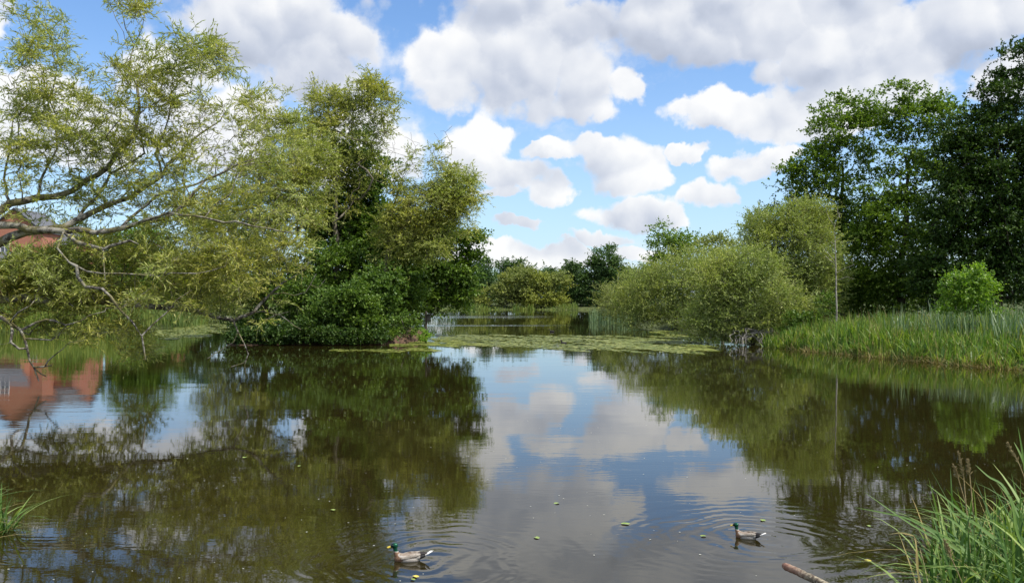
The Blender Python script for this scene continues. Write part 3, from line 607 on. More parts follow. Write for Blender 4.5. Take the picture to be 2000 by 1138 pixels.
tree('pale_tree', 'pale yellow-green tree top behind the willow bushes, right of the pointed dark tree', 'tree', at(1410, 0, 105, .8),
     [(1400, 480, 36, 22, 26), (1435, 495, 30, 20, 20), (1380, 505, 25, 18, 14)],
     105, M['far_yellow'], M['bark'], seed=35, trunk_r=.25, ll=.24, lw=.15, ntw=9, nleaf=9, tl=1.0, droop=.1, flat=.4, seg=1.3, spread=.4)
SAL = dict(dens=1.15, lperp=.5, ll=.16, lw=.05, ntw=9, nleaf=13, tl=1.0, droop=.12, flat=.35, twigs=True, tr=.006, seg=.7, wig=.15, rtip=.009, shell=.45, spread=.22, power=.42, upb=.75, outb=.7)
tree('willow_bush', 'tall rounded sallow bush below the airy tree, beside the dead sapling', 'bush', at(1560, 0, 64, .4),
     [(1500, 465, 44, 40, 70), (1605, 540, 36, 50, 50), (1545, 590, 60, 40, 50), (1575, 420, 34, 30, 40), (1565, 440, 52, 40, 90), (1520, 485, 60, 45, 100), (1590, 490, 45, 55, 90), (1600, 560, 40, 50, 60), (1560, 550, 55, 50, 60), (1550, 610, 60, 36, 60), (1480, 520, 45, 40, 44), (1610, 610, 28, 30, 30)],
     64, M['sallow'], M['bark'], seed=36, trunk_r=.14, bare=[(1560, 400, 60, 30, 30), (1500, 440, 40, 30, 12)], **SAL)
tree('willow_bush', 'nearest olive sallow bush on the right, bare roots and dead twigs trailing in the water', 'bush', at(1470, 0, 59, .2),
     [(1450, 520, 60, 34, 84), (1400, 560, 45, 45, 74), (1480, 570, 60, 50, 90), (1400, 620, 45, 35, 64), (1440, 645, 60, 24, 54), (1520, 600, 50, 40, 54), (1370, 640, 25, 24, 26), (1430, 590, 50, 50, 60)],
     59, M['sallow'], M['bark'], seed=37, trunk_r=.12, bare=[(1470, 650, 60, 20, 40), (1500, 655, 40, 14, 24), (1400, 600, 40, 30, 14)], **SAL)
tree('willow_bush', 'long low sallow bush behind the nearest one, sloping down to the left', 'bush', at(1320, 0, 86, .4),
     [(1360, 520, 45, 28, 64), (1310, 545, 50, 32, 74), (1260, 560, 45, 28, 64), (1350, 570, 50, 36, 64), (1290, 595, 50, 30, 60), (1230, 585, 35, 26, 44), (1390, 540, 40, 40, 50), (1240, 615, 30, 18, 24), (1350, 620, 50, 20, 40), (1295, 622, 45, 14, 40), (1240, 632, 30, 8, 14)],
     84, M['sallow'], M['bark'], seed=38, trunk_r=.13, **{**SAL, 'll': .17, 'lw': .05, 'tl': 1.0, 'spread': .4})
tree('willow_bush', 'small yellowish sallow, furthest left of the right bank bushes, above thin reeds', 'bush', at(1205, 0, 108, .3),
     [(1200, 580, 24, 18, 26), (1225, 600, 30, 18, 26), (1195, 605, 20, 16, 18), (1215, 622, 22, 8, 10), (1180, 595, 12, 12, 6)],
     104, M['far_yellow'], M['bark'], seed=39, trunk_r=.08, **{**SAL, 'll': .2, 'lw': .06, 'tl': 1.0, 'spread': .4})
tree('young_tree', 'bright lime green young tree standing above the reeds before the dark trees', 'tree', at(1893, 0, 46, .5),
     [(1890, 545, 26, 18, 34), (1915, 560, 26, 24, 34), (1870, 575, 28, 18, 34), (1900, 590, 40, 18, 44), (1855, 597, 20, 8, 10), (1935, 603, 16, 8, 10), (1905, 530, 14, 8, 8)],
     46, M['bright'], M['bark'], seed=40, trunk_r=.05, rtip=.005, ll=.12, lw=.085, ntw=7, nleaf=7, tl=.4, droop=.1, flat=.45, seg=.5, spread=.17)
tree('bank_bush', 'fresh green bush between the sallow roots and the reed bed', 'bush', at(1560, 0, 57, .3),
     [(1560, 620, 26, 16, 20), (1585, 635, 24, 14, 16), (1545, 640, 18, 14, 12), (1615, 600, 16, 26, 14)],
     57, M['alder'], M['bark'], seed=41, trunk_r=.05, rtip=.005, ll=.13, lw=.09, ntw=8, nleaf=8, tl=.4, seg=.5, spread=.2)
def dead_sapling():
    d = 56; th = thing('dead_sapling', at(1632, 0, d, .3), 'thin leafless pale sapling standing upright in front of the airy tree', 'tree')
    sk = Skeleton(); rg = np.random.default_rng(6)
    sk.limb([at(1632, 0, d, .1), P(1634, 600, d), P(1633, 540, d), P(1631, 470, d), P(1630, 440, d), P(1640, 415, d)], [.065, .055, .042, .03, .02, .01], -1, .8, .04, rg)
    for pts in ([(1630, 440), (1620, 428), (1613, 410)], [(1634, 532), (1650, 524), (1668, 517)], [(1668, 517), (1662, 505)], [(1633, 548), (1655, 540), (1668, 545)], [(1630, 510), (1618, 495), (1607, 485)], [(1631, 478), (1622, 472)], [(1640, 425), (1636, 405)], [(1630, 515), (1612, 500)], [(1632, 470), (1645, 462)]):
        q = [P(a, b, d + rg.normal(0, .2)) for a, b in pts]; sk.limb(q, [.02, .013, .008][:len(q)], sk.near(q[0]), .4, .1, rg)
    sk.build('trunk', M['greybark'], th, .006, .3, .07)
dead_sapling()
def roots():
    rg = np.random.default_rng(9); th = thing('driftwood_tangle', at(1480, 675, 57, 0), 'tangle of bare grey roots and dead sticks at the waterline under the nearest sallow bush', 'driftwood')
    sk = Skeleton(); sk.add(at(1485, 655, 58, .9), -1, .05)
    for i in range(26):
        u = rg.uniform(1420, 1530); e = at(u, 0, 56.6 + rg.uniform(-.8, 1.2), rg.uniform(-.1, .25)); m = at(u + rg.normal(0, 6), 0, 57.6, rg.uniform(.3, 1.1))
        sk.limb([sk.p[0] * .5 + m * .5, m, e], [.035, .03, .015], 0, .4, .2, rg)
    sk.build('roots', M['greybark'], th, .012, .4, .05)
roots()

# ---------------------------------------------------------------- far shore
def far_tree(label, u, d, blobs, mat, seed, bark='darkbark', sz=.4, **k):
    kw = dict(trunk_r=.35, rtip=.02, ll=sz, lw=sz * .7, ntw=13, nleaf=8, tl=sz * 2.6, droop=.1, flat=.5, seg=2.2, spread=sz * 2.0, zf=.45); kw.update(k)
    return tree('far_tree', label, 'tree', at(u, 0, d, .8), [(*b[:4], int(b[4] * 1.7)) for b in blobs], d, mat, M[bark], seed=seed, **kw)
far_tree('round dark green tree with a full dome crown, tallest on the far shore', 1180, 226, [(1182, 515, 34, 26, 50), (1160, 545, 34, 26, 44), (1205, 545, 34, 28, 44), (1185, 565, 50, 24, 50), (1150, 580, 26, 18, 20), (1210, 580, 30, 18, 24), (1185, 590, 45, 10, 20)], M['far_green'], 51)
far_tree('broad yellow willow in the middle of the far shore, bowing to the water', 1020, 222, [(1010, 545, 30, 20, 40), (1050, 550, 28, 16, 30), (985, 572, 24, 16, 26), (1030, 575, 34, 18, 40), (1065, 575, 26, 16, 26), (1095, 548, 18, 14, 14), (1010, 592, 34, 10, 22), (1060, 592, 32, 10, 22), (1085, 585, 16, 12, 12)], M['far_yellow'], 52, 'bark', .36)
far_tree('grey-green tree between the yellow willow and the round dome tree', 1120, 232, [(1118, 530, 18, 16, 20), (1110, 555, 22, 20, 22), (1125, 575, 26, 20, 24), (1100, 590, 24, 12, 16)], M['far_green'], 53)
far_tree('slim feathery tree standing furthest left on the far shore beside the island', 952, 230, [(952, 520, 11, 14, 9), (950, 545, 18, 18, 16), (935, 560, 24, 20, 22), (960, 575, 24, 18, 20), (920, 580, 26, 20, 22)], M['far_green'], 54)
far_tree('pair-topped dark tree behind the left side of the yellow willow', 990, 240, [(985, 525, 10, 14, 9), (1012, 518, 12, 10, 9), (1000, 540, 22, 14, 14), (980, 560, 22, 20, 16)], M['far_green'], 55)
far_tree('low dark tree behind the right bank bushes, beside the dome tree', 1245, 250, [(1240, 548, 22, 14, 18), (1265, 545, 20, 16, 16), (1230, 565, 26, 18, 20), (1262, 528, 10, 8, 5), (1265, 570, 30, 20, 20)], M['far_green'], 56)
far_tree('hazy tree top behind the gap between yellow willow and grey-green tree', 1075, 260, [(1070, 540, 26, 10, 18), (1040, 540, 30, 10, 14), (1090, 545, 20, 12, 12), (1050, 560, 60, 16, 20)], M['far_green'], 57)
far_tree('small olive tree at the waterline beside the island on the far shore', 925, 221, [(925, 575, 20, 14, 16), (905, 560, 20, 20, 16), (945, 590, 18, 8, 8)], M['far_yellow'], 58, 'bark', .34)
# wood closing the horizon, one unbroken mass
def wood(name, segs, mat, seed, sz=.55, zlow=.3):
    rg = np.random.default_rng(seed); C = []; O = []
    for (x0, y0, x1, y1, h0, h1, n, dep) in segs:
        t = rg.random(n); top = h0 + (h1 - h0) * t + 1.2 * np.sin(t * 23 + seed) + .8 * np.sin(t * 61)
        x = x0 + (x1 - x0) * t + rg.normal(0, dep * .3, n); y = y0 + (y1 - y0) * t + rg.uniform(0, dep, n)
        z = zlow + (top - zlow) * rg.random(n) ** .7
        C.append(np.stack([x, y, z], 1)); O.append(unit(rg.normal(0, 1, (n, 3)) + np.array([0, -1, .5])))
    C = np.concatenate(C); O = np.concatenate(O)
    (LV, LF), _ = spray(C, O, rg, 6, sz * 4, .1, 7, sz, sz * .7, .3, .6, sz * 1.6, .4, False)
    o = mesh_obj(name, LV, LF, mat, None, smooth=False); tag(o, kind='stuff'); return o
o = wood('distant_wood', [(-190, 290, 190, 290, 11.5, 12, 2600, 22)], M['far_green'], 61, .7); tag(o, 'dark distant wood closing the horizon behind the far shore', 'wood')
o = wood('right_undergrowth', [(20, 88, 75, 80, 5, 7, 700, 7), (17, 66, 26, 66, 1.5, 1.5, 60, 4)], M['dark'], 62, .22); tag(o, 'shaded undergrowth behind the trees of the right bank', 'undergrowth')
o = wood('left_undergrowth', [(-75, 96, -42, 104, 3.2, 3.6, 300, 5), (-52, 120, -30, 190, 5, 7, 420, 6), (-66, 92, -40, 95, 2.2, 1.9, 260, 3)], M['oak'], 63, .22); tag(o, 'green undergrowth behind the left reeds and below the houses', 'undergrowth')
far_tree('green tree in front of the houses, seen through the leaning willow', 275, 118, [(275, 470, 45, 30, 44), (250, 510, 50, 35, 50), (300, 520, 45, 35, 44), (275, 560, 60, 35, 50), (240, 590, 50, 20, 26), (320, 580, 40, 24, 24)], M['oak'], 64, sz=.26)
far_tree('dark tree filling the gap between the leaning willow and the island', 400, 132, [(390, 520, 40, 30, 34), (430, 540, 40, 35, 34), (370, 560, 45, 30, 34), (420, 590, 50, 20, 30), (350, 590, 40, 16, 20)], M['far_green'], 65, sz=.28)
far_tree('small green tree beside the brick gable house', 130, 116, [(128, 540, 28, 24, 24), (150, 570, 35, 24, 26), (110, 580, 35, 20, 22)], M['oak'], 66, sz=.24)

# ---------------------------------------------------------------- reeds
def blades_geo(base, h, lean, wd, rg, bend=.35, nseg=4, fold=.12):
    n = len(base); ang = rg.random(n) * 2 * np.pi; ld = np.stack([np.cos(ang), np.sin(ang), np.zeros(n)], 1)
    ld[:, 0] += .25; ld = unit(ld)
    wa = ang + np.pi / 2 + rg.normal(0, .6, n); wv = np.stack([np.cos(wa), np.sin(wa), np.zeros(n)], 1)
    bn = bend * rg.random(n) ** 2 * 1.6
    V = np.zeros((n, nseg + 1, 2, 3))
    for k in range(nseg + 1):
        t = k / nseg; c = base + ld * (h * (lean * t + bn * t * t))[:, None] + np.array([0, 0, 1.]) * (h * t * (1 - .45 * bn * t * t))[:, None]
        w_ = wd * (1 - t ** 2.2) * .5 * (0.55 + .9 * min(t * 2, 1)) + .0008
        V[:, k, 0] = c - wv * w_[:, None]; V[:, k, 1] = c + wv * w_[:, None]
    V = V.reshape(-1, 3); st = (nseg + 1) * 2; f = []
    for k in range(nseg): f.append([2 * k, 2 * k + 1, 2 * k + 3, 2 * k + 2])
    Fs = (np.arange(n) * st)[:, None, None] + np.array(f)[None]
    return V, Fs.reshape(-1, 4)
def reed_field(name, label, poly, n, h, wd, mat, seed, hfun=None, bend=.35, lean=.15, stuff=True, shore_in=.5, cat='reeds'):
    rg = np.random.default_rng(seed); Pp = np.array(poly); lo = Pp.min(0); hi = Pp.max(0); pts = np.zeros((0, 2))
    while len(pts) < n:
        q = rg.uniform(lo, hi, (n * 3, 2)); s = poly_sdf(q[:, 0], q[:, 1], poly); pts = np.concatenate([pts, q[s < .55 * np.sin(q[:, 0] * 1.9 + q[:, 1] * 1.1) * np.sin(q[:, 1] * .8 + 1) - .1]])
    pts = pts[:n]; z = np.maximum(ground_z(pts[:, 0], pts[:, 1]), -.25)
    hh = h * (.55 + .55 * rg.random(n)) * (1 + .14 * np.sin(pts[:, 0] * 1.3 + 1) + .10 * np.sin(pts[:, 1] * 1.9 + pts[:, 0] * .7))
    if hfun is not None: hh = hh * hfun(pts[:, 0], pts[:, 1], rg)
    V, Fs = blades_geo(np.column_stack([pts, z]), hh, lean * rg.random(n), wd * (.6 + .8 * rg.random(n)), rg, bend)
    o = mesh_obj(name, V, Fs, mat, None, smooth=False); tag(o, label, cat, kind='stuff'); return o
RB = [(15.6, 56), (16.2, 53.0), (17.4, 49), (19.2, 43.5), (21.4, 38.0), (24.8, 35.2), (30, 37), (32, 50), (29, 58), (20, 62), (17, 59)]
def rise(x, y, rg):   # the bed is low and arching along the water, taller behind
    s = poly_sdf(x, y, POND); return np.clip(.72 + .03 * (s + .6), .66, .80) * (1 + .22 * np.sin(x * 3.1 + 2 * np.sin(y * 1.3)) * np.sin(y * 2.7 + x))
reed_field('reed_bed', 'wide bed of bright green reeds and grass along the right bank', RB, 26000, 1.55, .048, M['reed'], 71, rise, .55, .38)
reed_field('dry_reed_litter', 'straw-coloured bent stems along the foot of the right reed bed', [(16.0, 53.8), (17.1, 49), (18.9, 43.5), (21.2, 37.8), (24.5, 34.9), (25.2, 35.8), (22.3, 38.9), (20.0, 44), (18.2, 49.5), (17, 54)], 2600, .75, .02, M['dry'], 72, None, 1.3, 1.0)
reed_field('dry_stalks', 'thin straw-coloured dead stalks standing through the right reed bed', RB, 3200, 1.7, .022, M['dry'], 78, rise, .25, .3)
reed_field('bulrush_stand', 'tall blue-green bulrush blades sticking out of the right reed bed', [(22, 44), (24, 40), (28, 41), (31, 47), (27, 52), (22.5, 52), (20.5, 50), (20.3, 47)], 1300, 2.1, .05, M['cattail'], 73, None, .2, .2)
reed_field('left_reeds', 'pale green reeds lining the far left bank under the leaning willow', [(-62, 82), (-48, 78.5), (-37, 82.5), (-33.5, 90), (-36, 96), (-50, 90), (-64, 88)], 9000, 2.5, .05, M['farreed'], 74, None, .3, .15)
reed_field('gap_reeds', 'yellow-green reeds far behind, between the left bank and the island', [(-33, 91), (-36, 105), (-46, 125), (-50, 120), (-42, 100), (-36, 91)], 4000, 2.2, .06, M['farreed'], 75, None, .3, .15)
reed_field('far_reeds', 'light green strip of reeds at the foot of the far shore trees', [(-17, 214), (8, 216), (16, 215), (16, 219), (-16, 220)], 1300, 1.5, .12, M['farreed'], 76, lambda x, y, r: .35 + .9 * np.clip(np.sin(x * .55) + .4 * np.sin(x * 1.7), 0, 1), .3, .15)
reed_field('thin_reeds', 'thin blue-green reeds standing in the water below the yellowish sallow', [(11.6, 92), (10.2, 104), (9.8, 118), (12, 124), (15, 118), (14.5, 95)], 520, 2.0, .05, M['cattail'], 77, None, .2, .15)
# flower heads among the reeds
def near_clump(name, label, spots, n, h, wd, mat, seed, bend=.55, lean=.35, heads=0, cat='grass'):
    rg = np.random.default_rng(seed); base = []
    for (x, y, r, w_) in spots:
        k = int(n * w_); a = rg.random(k) * 2 * np.pi; q = np.sqrt(rg.random(k)) * r; base.append(np.stack([x + q * np.cos(a), y + q * np.sin(a), np.full(k, .0)], 1))
    base = np.concatenate(base); base[:, 2] = np.maximum(ground_z(base[:, 0], base[:, 1]), -.15); m = len(base)
    hh = h * (.35 + .65 * rg.random(m)); V, Fs = blades_geo(base, hh, lean * rg.random(m), wd * (.4 + .9 * rg.random(m)), rg, bend, 7)
    c = base.mean(0); th = thing(name, (c[0], c[1], 0), label, cat)
    o = mesh_obj('blades', V, Fs, mat, th, smooth=False); o['kind'] = 'stuff'
    k = rg.choice(m, m // 7, False); V, Fs = blades_geo(base[k] + rg.normal(0, .05, (len(k), 3)) * (1, 1, 0), hh[k] * .8, .6 + .5 * rg.random(len(k)), wd * .5 * np.ones(len(k)), rg, 1.4, 7)
    o = mesh_obj('dry_blades', V, Fs, M['dry'], th, smooth=False); o['kind'] = 'stuff'
    return th
near_r = near_clump('reed_clump', 'lush clump of long green reed blades leaning in at the lower right corner', [(5.15, 9.3, .75, .42), (5.9, 10.2, .8, .3), (4.45, 8.2, .6, .28)], 900, 1.2, .032, M['neargrass'], 81, .75, .5)
near_l = near_clump('grass_tuft', 'small tuft of arching green grass at the left edge, on the near bank', [(-7.2, 11.6, .55, 1.0)], 420, .75, .022, M['neargrass'], 82, .8, .5)
def long_blade(parent, pts, wd, mat, name='long_blade'):
    pts = [P(*p) for p in pts]; n = 14; V = []; Fs = []
    A = np.array(pts); t = np.linspace(0, len(pts) - 1, n)
    for k in range(n):
        i = min(int(t[k]), len(pts) - 2); f = t[k] - i
        p0 = A[max(i - 1, 0)]; p1 = A[i]; p2 = A[i + 1]; p3 = A[min(i + 2, len(pts) - 1)]
        c = .5 * ((2 * p1) + (-p0 + p2) * f + (2 * p0 - 5 * p1 + 4 * p2 - p3) * f * f + (-p0 + 3 * p1 - 3 * p2 + p3) * f ** 3)
        V.append(c)
    V = np.array(V); T = unit(np.gradient(V, axis=0)); side = unit(np.cross(T, np.array([.1, -.8, .6]))); up = np.cross(side, T)
    s = np.linspace(0, 1, n); w_ = wd * np.minimum(1, .5 + 3 * s) * np.maximum(1 - s ** 3, .02) * .5
    VV = np.concatenate([V - side * w_[:, None] + up * w_[:, None] * .35, V, V + side * w_[:, None] + up * w_[:, None] * .35])
    for k in range(n - 1):
        Fs.append([k, k + 1, n + k + 1, n + k]); Fs.append([n + k, n + k + 1, 2 * n + k + 1, 2 * n + k])
    return mesh_obj(name, VV, Fs, mat, parent)
for pts in ([(2010, 1150, 8.2), (1900, 1085, 8.4), (1790, 1030, 8.7), (1688, 960, 9.0)], [(1960, 1150, 8.1), (1870, 1075, 8.3), (1790, 1020, 8.5), (1735, 1003, 8.8), (1668, 990, 9)],
            [(2000, 1120, 8.3), (1900, 1050, 8.6), (1850, 1010, 8.8), (1790, 990, 9.0)], [(1950, 1060, 8.8), (1890, 1010, 9.0), (1855, 980, 9.2), (1809, 944, 9.4)],
            [(1990, 1090, 8.5), (1930, 1040, 8.8), (1880, 1010, 9), (1838, 990, 9.1)], [(1930, 1145, 8), (1880, 1070, 8.2), (1830, 1040, 8.4), (1789, 1018, 8.5)],
            [(1990, 1010, 9.2), (1960, 950, 9.4), (1930, 930, 9.5), (1904, 906, 9.6)], [(2030, 1100, 8), (1990, 1050, 8), (1975, 980, 8.1), (1945, 940, 8.2)],
            [(1950, 1150, 7.9), (1900, 1120, 8), (1840, 1106, 8.1), (1772, 1105, 8.3)], [(2010, 1000, 8.6), (2003, 930, 8.6), (1996, 880, 8.6), (1988, 832, 8.6)],
            [(2015, 960, 9), (1998, 900, 9), (1980, 862, 9.1)]):
    long_blade(near_r, pts, .032, M['neargrass'])
for pts in ([(1795, 1150, 8), (1791, 1080, 8), (1786, 1045, 8.1)], [(1800, 1150, 8), (1790, 1100, 8.1), (1790, 1047, 8.1)], [(1785, 1046, 8.1), (1760, 1040, 8.2), (1735, 1043, 8.3)]):
    long_blade(near_r, pts, .016, M['dry'], 'dry_stem')
def seed_head(pts, seed):
    rg = np.random.default_rng(seed); A = np.array([P(*p) for p in pts]); b = MB(); b.tube(A, [.005] * len(A), 5)
    a, c = A[-2], A[-1]
    for i in range(80):
        f = rg.random() ** .8; p = a * (1 - f) + c * f; dr = unit(unit(c - a) * 1.4 + rg.normal(0, .55, 3)); L_ = .05 * (1.2 - f * .7)
        b.tube([p, p + dr * L_ * .6, p + dr * L_], [.002, .0035, .0006], 4)
    b.build('seed_head', M['seedhead'], near_r)
seed_head([(1895, 1080, 9.2), (1888, 1000, 9.2), (1882, 930, 9.3), (1872, 882, 9.3)], 1); seed_head([(1905, 1080, 9.2), (1900, 990, 9.2), (1894, 930, 9.3), (1890, 898, 9.3)], 2)
seed_head([(1900, 1060, 9.4), (1885, 980, 9.4), (1872, 935, 9.4), (1862, 908, 9.4)], 3); seed_head([(2010, 1000, 8.8), (2000, 930, 8.8), (1990, 905, 8.8), (1968, 866, 8.8)], 4)
seed_head([(1880, 1140, 8), (1868, 1110, 8), (1858, 1090, 8), (1845, 1055, 8)], 5)

# ---------------------------------------------------------------- lily pads
def pads(name, label, polys, seed, mat):
    rg = np.random.default_rng(seed); C = []
    for (poly, n) in polys:
        Pw = [tuple(P(u, v, CAMZ * F / (v - HZ))[:2]) for u, v in poly]; A = np.array(Pw); lo = A.min(0) - 1; hi = A.max(0) + 1
        q = rg.uniform(lo, hi, (n * 8, 2)); s = poly_sdf(q[:, 0], q[:, 1], Pw)
        nz = np.sin(q[:, 0] * .9 + 2 * np.sin(q[:, 1] * .35)) * .5 + np.sin(q[:, 1] * .8 + q[:, 0] * .23) * .5 + .6 * np.sin(q[:, 0] * 2.3 + q[:, 1] * 1.1)
        q = q[(s < .9 * nz) & (nz + .5 * np.sin(q[:, 0] * 1.7 + 3) * np.sin(q[:, 1] * 2.1) + rg.random(len(q)) * 1.5 > .12)][:n]; C.append(q)
    C = np.concatenate(C); n = len(C); k = 8; r = rg.uniform(.07, .17, n); a0 = rg.random(n) * 6.28
    ang = a0[:, None] + (np.arange(k) / (k - 1) * (2 * np.pi - .5))[None]
    tx = rg.normal(0, .05, (n, 2)); X = np.cos(ang) * r[:, None]; Y = np.sin(ang) * r[:, None]
    Z = .012 + rg.random(n)[:, None] * .02 + np.maximum(0, X * tx[:, :1] + Y * tx[:, 1:])
    ring = np.stack([C[:, :1] + X, C[:, 1:] + Y, Z], -1)
    o = mesh_obj(name, ring.reshape(-1, 3), np.arange(n * k).reshape(n, k), mat, None, smooth=False); tag(o, label, 'lily pads', kind='stuff')
pads('lily_pad_mat', 'yellow-green mat of floating lily pads across the open water right of the island',
     [([(845, 655), (960, 654), (1080, 657), (1180, 662), (1260, 668), (1400, 684), (1330, 692), (1200, 688), (1090, 682), (960, 676), (860, 676)], 5200),
      ([(1180, 672), (1280, 660), (1350, 668), (1400, 682), (1300, 690)], 2200), ([(1270, 644), (1330, 648), (1360, 660), (1330, 668), (1290, 655)], 1300),
      ([(800, 672), (860, 664), (960, 668), (900, 680)], 900), ([(1090, 655), (1200, 656), (1300, 665), (1180, 668)], 900)], 91, M['pad'])
pads('lily_pad_strip', 'thin yellow-green strips of lily pads before the brown island bank', [([(680, 684), (760, 682), (845, 678), (840, 684), (760, 689)], 420), ([(740, 677), (800, 673), (845, 670), (842, 676)], 300)], 92, M['pad'])
pads('lily_pad_patch', 'yellow-green patch of lily pads in the gap left of the island', [([(300, 648), (380, 634), (450, 628), (450, 650), (380, 660), (310, 662)], 2600), ([(340, 622), (450, 614), (450, 622), (360, 630)], 1800)], 93, M['pad'])

# ---------------------------------------------------------------- floating leaves and fluff
lm = pmat('floating_leaf', (.20, .30, .05), (.30, .38, .09), 20, .4, spec=.5); lmy = pmat('yellow_leaf', (.60, .50, .06), (.70, .58, .12), 20, .4)
FL = [(1087, 983, .055, lm, 'round green leaf floating highest of those in the open middle water'), (1222, 1023, .075, lm, 'larger green leaf floating on the dark blue reflection, right of middle'),
      (1048, 1050, .055, lm, 'small green leaf floating between the ducks, nearer the left one'), (1490, 1016, .06, lm, 'narrow green leaf floating just above the right duck'),
      (1373, 1047, .045, lm, 'pale green leaf floating left of the right duck'), (812, 1126, .05, lmy, 'yellow leaf floating below the left duck'),
      (1695, 1095, .05, lmy, 'yellow leaf floating at the lower right near the reed clump'), (478, 893, .07, lm, 'green leaf floating farthest left, on the reflected trees'),
      (650, 996, .05, lm, 'green leaf floating on the dark reflection left of the middle'), (1696, 1027, .045, lm, 'thin pale green leaf floating before the reed blade tips'),
      (585, 910, .05, lm, 'green leaf floating on the reflection of the island trees'), (806, 1132, .035, lm, 'tiny green leaf touching the yellow leaf below the left duck')]
for i, (u, v, r, m_, lab) in enumerate(FL):
    r = r * .82
    rg = np.random.default_rng(200 + i); c = P(u, v, CAMZ * F / (v - HZ)); a0 = rg.random() * 6; V = []
    for k in range(14):
        t = 2 * math.pi * k / 14; rr = r * (.55 + .45 * abs(math.cos(t))) * (1 if k else .55); lx = rr * math.cos(t) * 1.1; ly = rr * math.sin(t) * 1.0
        V.append((c[0] + lx * math.cos(a0) - ly * math.sin(a0), c[1] + lx * math.sin(a0) + ly * math.cos(a0), .006 + .008 * abs(math.sin(t))))
    V.append((c[0], c[1], .004)); o = mesh_obj('floating_leaf', V, [(14, k, (k + 1) % 14) for k in range(14)], m_); tag(o, lab, 'leaf', 'leaves floating on the pond')
def fluff():
    rg = np.random.default_rng(95); n = 520; d = rg.uniform(9, 42, n) ** 1.0; u = rg.uniform(0, 2000, n); x = (u - 1000) / F * d
    s = poly_sdf(x, d, POND); k = s < -.2; x = x[k]; d = d[k]; m = len(x); r = rg.uniform(.004, .011, m)
    a = rg.random(m) * 6.28; ang = a[:, None] + np.arange(5) * 2 * np.pi / 5
    R = np.stack([x[:, None] + np.cos(ang) * r[:, None] * 1.4, d[:, None] + np.sin(ang) * r[:, None], np.full((m, 5), .006)], -1)
    o = mesh_obj('seed_fluff', R.reshape(-1, 3), np.arange(m * 5).reshape(m, 5), pmat('fluff', (.5, .5, .42), (.7, .7, .6), 30, .8), None, False); tag(o, 'scattered pale specks of seed fluff floating on the pond', 'fluff', kind='stuff')
fluff()

# ---------------------------------------------------------------- log, post
def log():
    pts = [P(1532, 1104, 8.6), P(1560, 1117, 8.35), P(1590, 1131, 8.1), P(1640, 1156, 7.8), P(1700, 1186, 7.4)]
    m, T, b, out = mat_base('log_bark'); tc = T.n('ShaderNodeTexCoord').outputs['Object']
    c = T.mix(T.step(T.noise(tc, 22, 6, .7), .4, .62), (.10, .07, .045), (.42, .36, .25))
    sp = T.n('ShaderNodeSeparateXYZ'); T.put(sp.inputs[0], tc)
    T.put(b.inputs['Base Color'], T.mix(T.m('MULTIPLY', T.step(sp.outputs[0], .09, .0), .6), c, (.36, .15, .10)))
    b.inputs['Roughness'].default_value = .85; bp = T.n('ShaderNodeBump'); bp.inputs['Strength'].default_value = 1; bp.inputs['Distance'].default_value = .012
    T.put(bp.inputs['Height'], T.noise(tc, 55, 6, .7)); T.put(b.inputs['Normal'], bp.outputs[0])
    th = thing('fallen_branch', pts[0], 'cut brown dead branch jutting in at the bottom edge, left of the reed clump', 'log')
    g_ = MB(); n = 26; Q = []; R = []
    A = np.array(pts); t = np.linspace(0, len(pts) - 1.001, n); rg = np.random.default_rng(3)
    for k in range(n):
        i = int(t[k]); f = t[k] - i; Q.append(A[i] * (1 - f) + A[i + 1] * f + rg.normal(0, .0015, 3)); R.append((.036 + rg.normal(0, .0012)) * (.86 if k == 0 else 1))
    g_.tube(Q, R, 14); g_.build('bark', m, th, True)
    dn = unit(A[0] - A[1]); h = MB(); h.tube([A[0] + dn * .0015, A[0] + dn * .006], [.028, .024], 14); h.build('cut_end', pmat('cut_wood', (.22, .10, .07), (.30, .16, .11), 60, .8), th)
    b2 = MB(); b2.tube([P(1710, 1190, 7.35), P(1800, 1215, 7.2)], [.036, .036], 8)
log()
def post():
    x, y = P(832, 0, 59.4)[:2]; th = thing('wooden_post', (x, y, 0), 'dark wooden post with a small box on its side, by the island tip', 'post')
    a = MB(); a.tube([(x, y, -.6), (x, y, 1.0), (x + .01, y, 2.1), (x + .01, y, 2.16)], [.07, .07, .07, .05], 10); a.build('pole', M['darkbark'], th)
    b = MB(); b.box((x + .19, y - .02, 1.72), (.22, .2, .42)); b.box((x + .19, y - .04, 1.955), (.28, .28, .035)); b.build('box', pmat('dark_box', (.02, .02, .018), (.045, .04, .035), 12, .8), th)
post()

# ---------------------------------------------------------------- houses
def brick_mat():
    m, T, b, out = mat_base('red_brick'); tc = T.n('ShaderNodeTexCoord').outputs['Object']
    sp = T.n('ShaderNodeSeparateXYZ'); T.put(sp.inputs[0], tc)
    br = T.n('ShaderNodeTexBrick'); T.put(br.inputs['Vector'], T.comb(T.m('ADD', sp.outputs[0], sp.outputs[1]), sp.outputs[2], 0))
    br.inputs['Scale'].default_value = 1; br.inputs['Brick Width'].default_value = .23; br.inputs['Row Height'].default_value = .075; br.inputs['Mortar Size'].default_value = .01
    br.inputs['Color1'].default_value = (.41, .115, .06, 1); br.inputs['Color2'].default_value = (.48, .155, .085, 1); br.inputs['Mortar'].default_value = (.42, .30, .22, 1)
    T.put(b.inputs['Base Color'], T.mix(T.step(T.noise(tc, .6, 4, .6), .3, .7, 0, .35), br.outputs[0], (.36, .13, .09))); b.inputs['Roughness'].default_value = .9
    return m
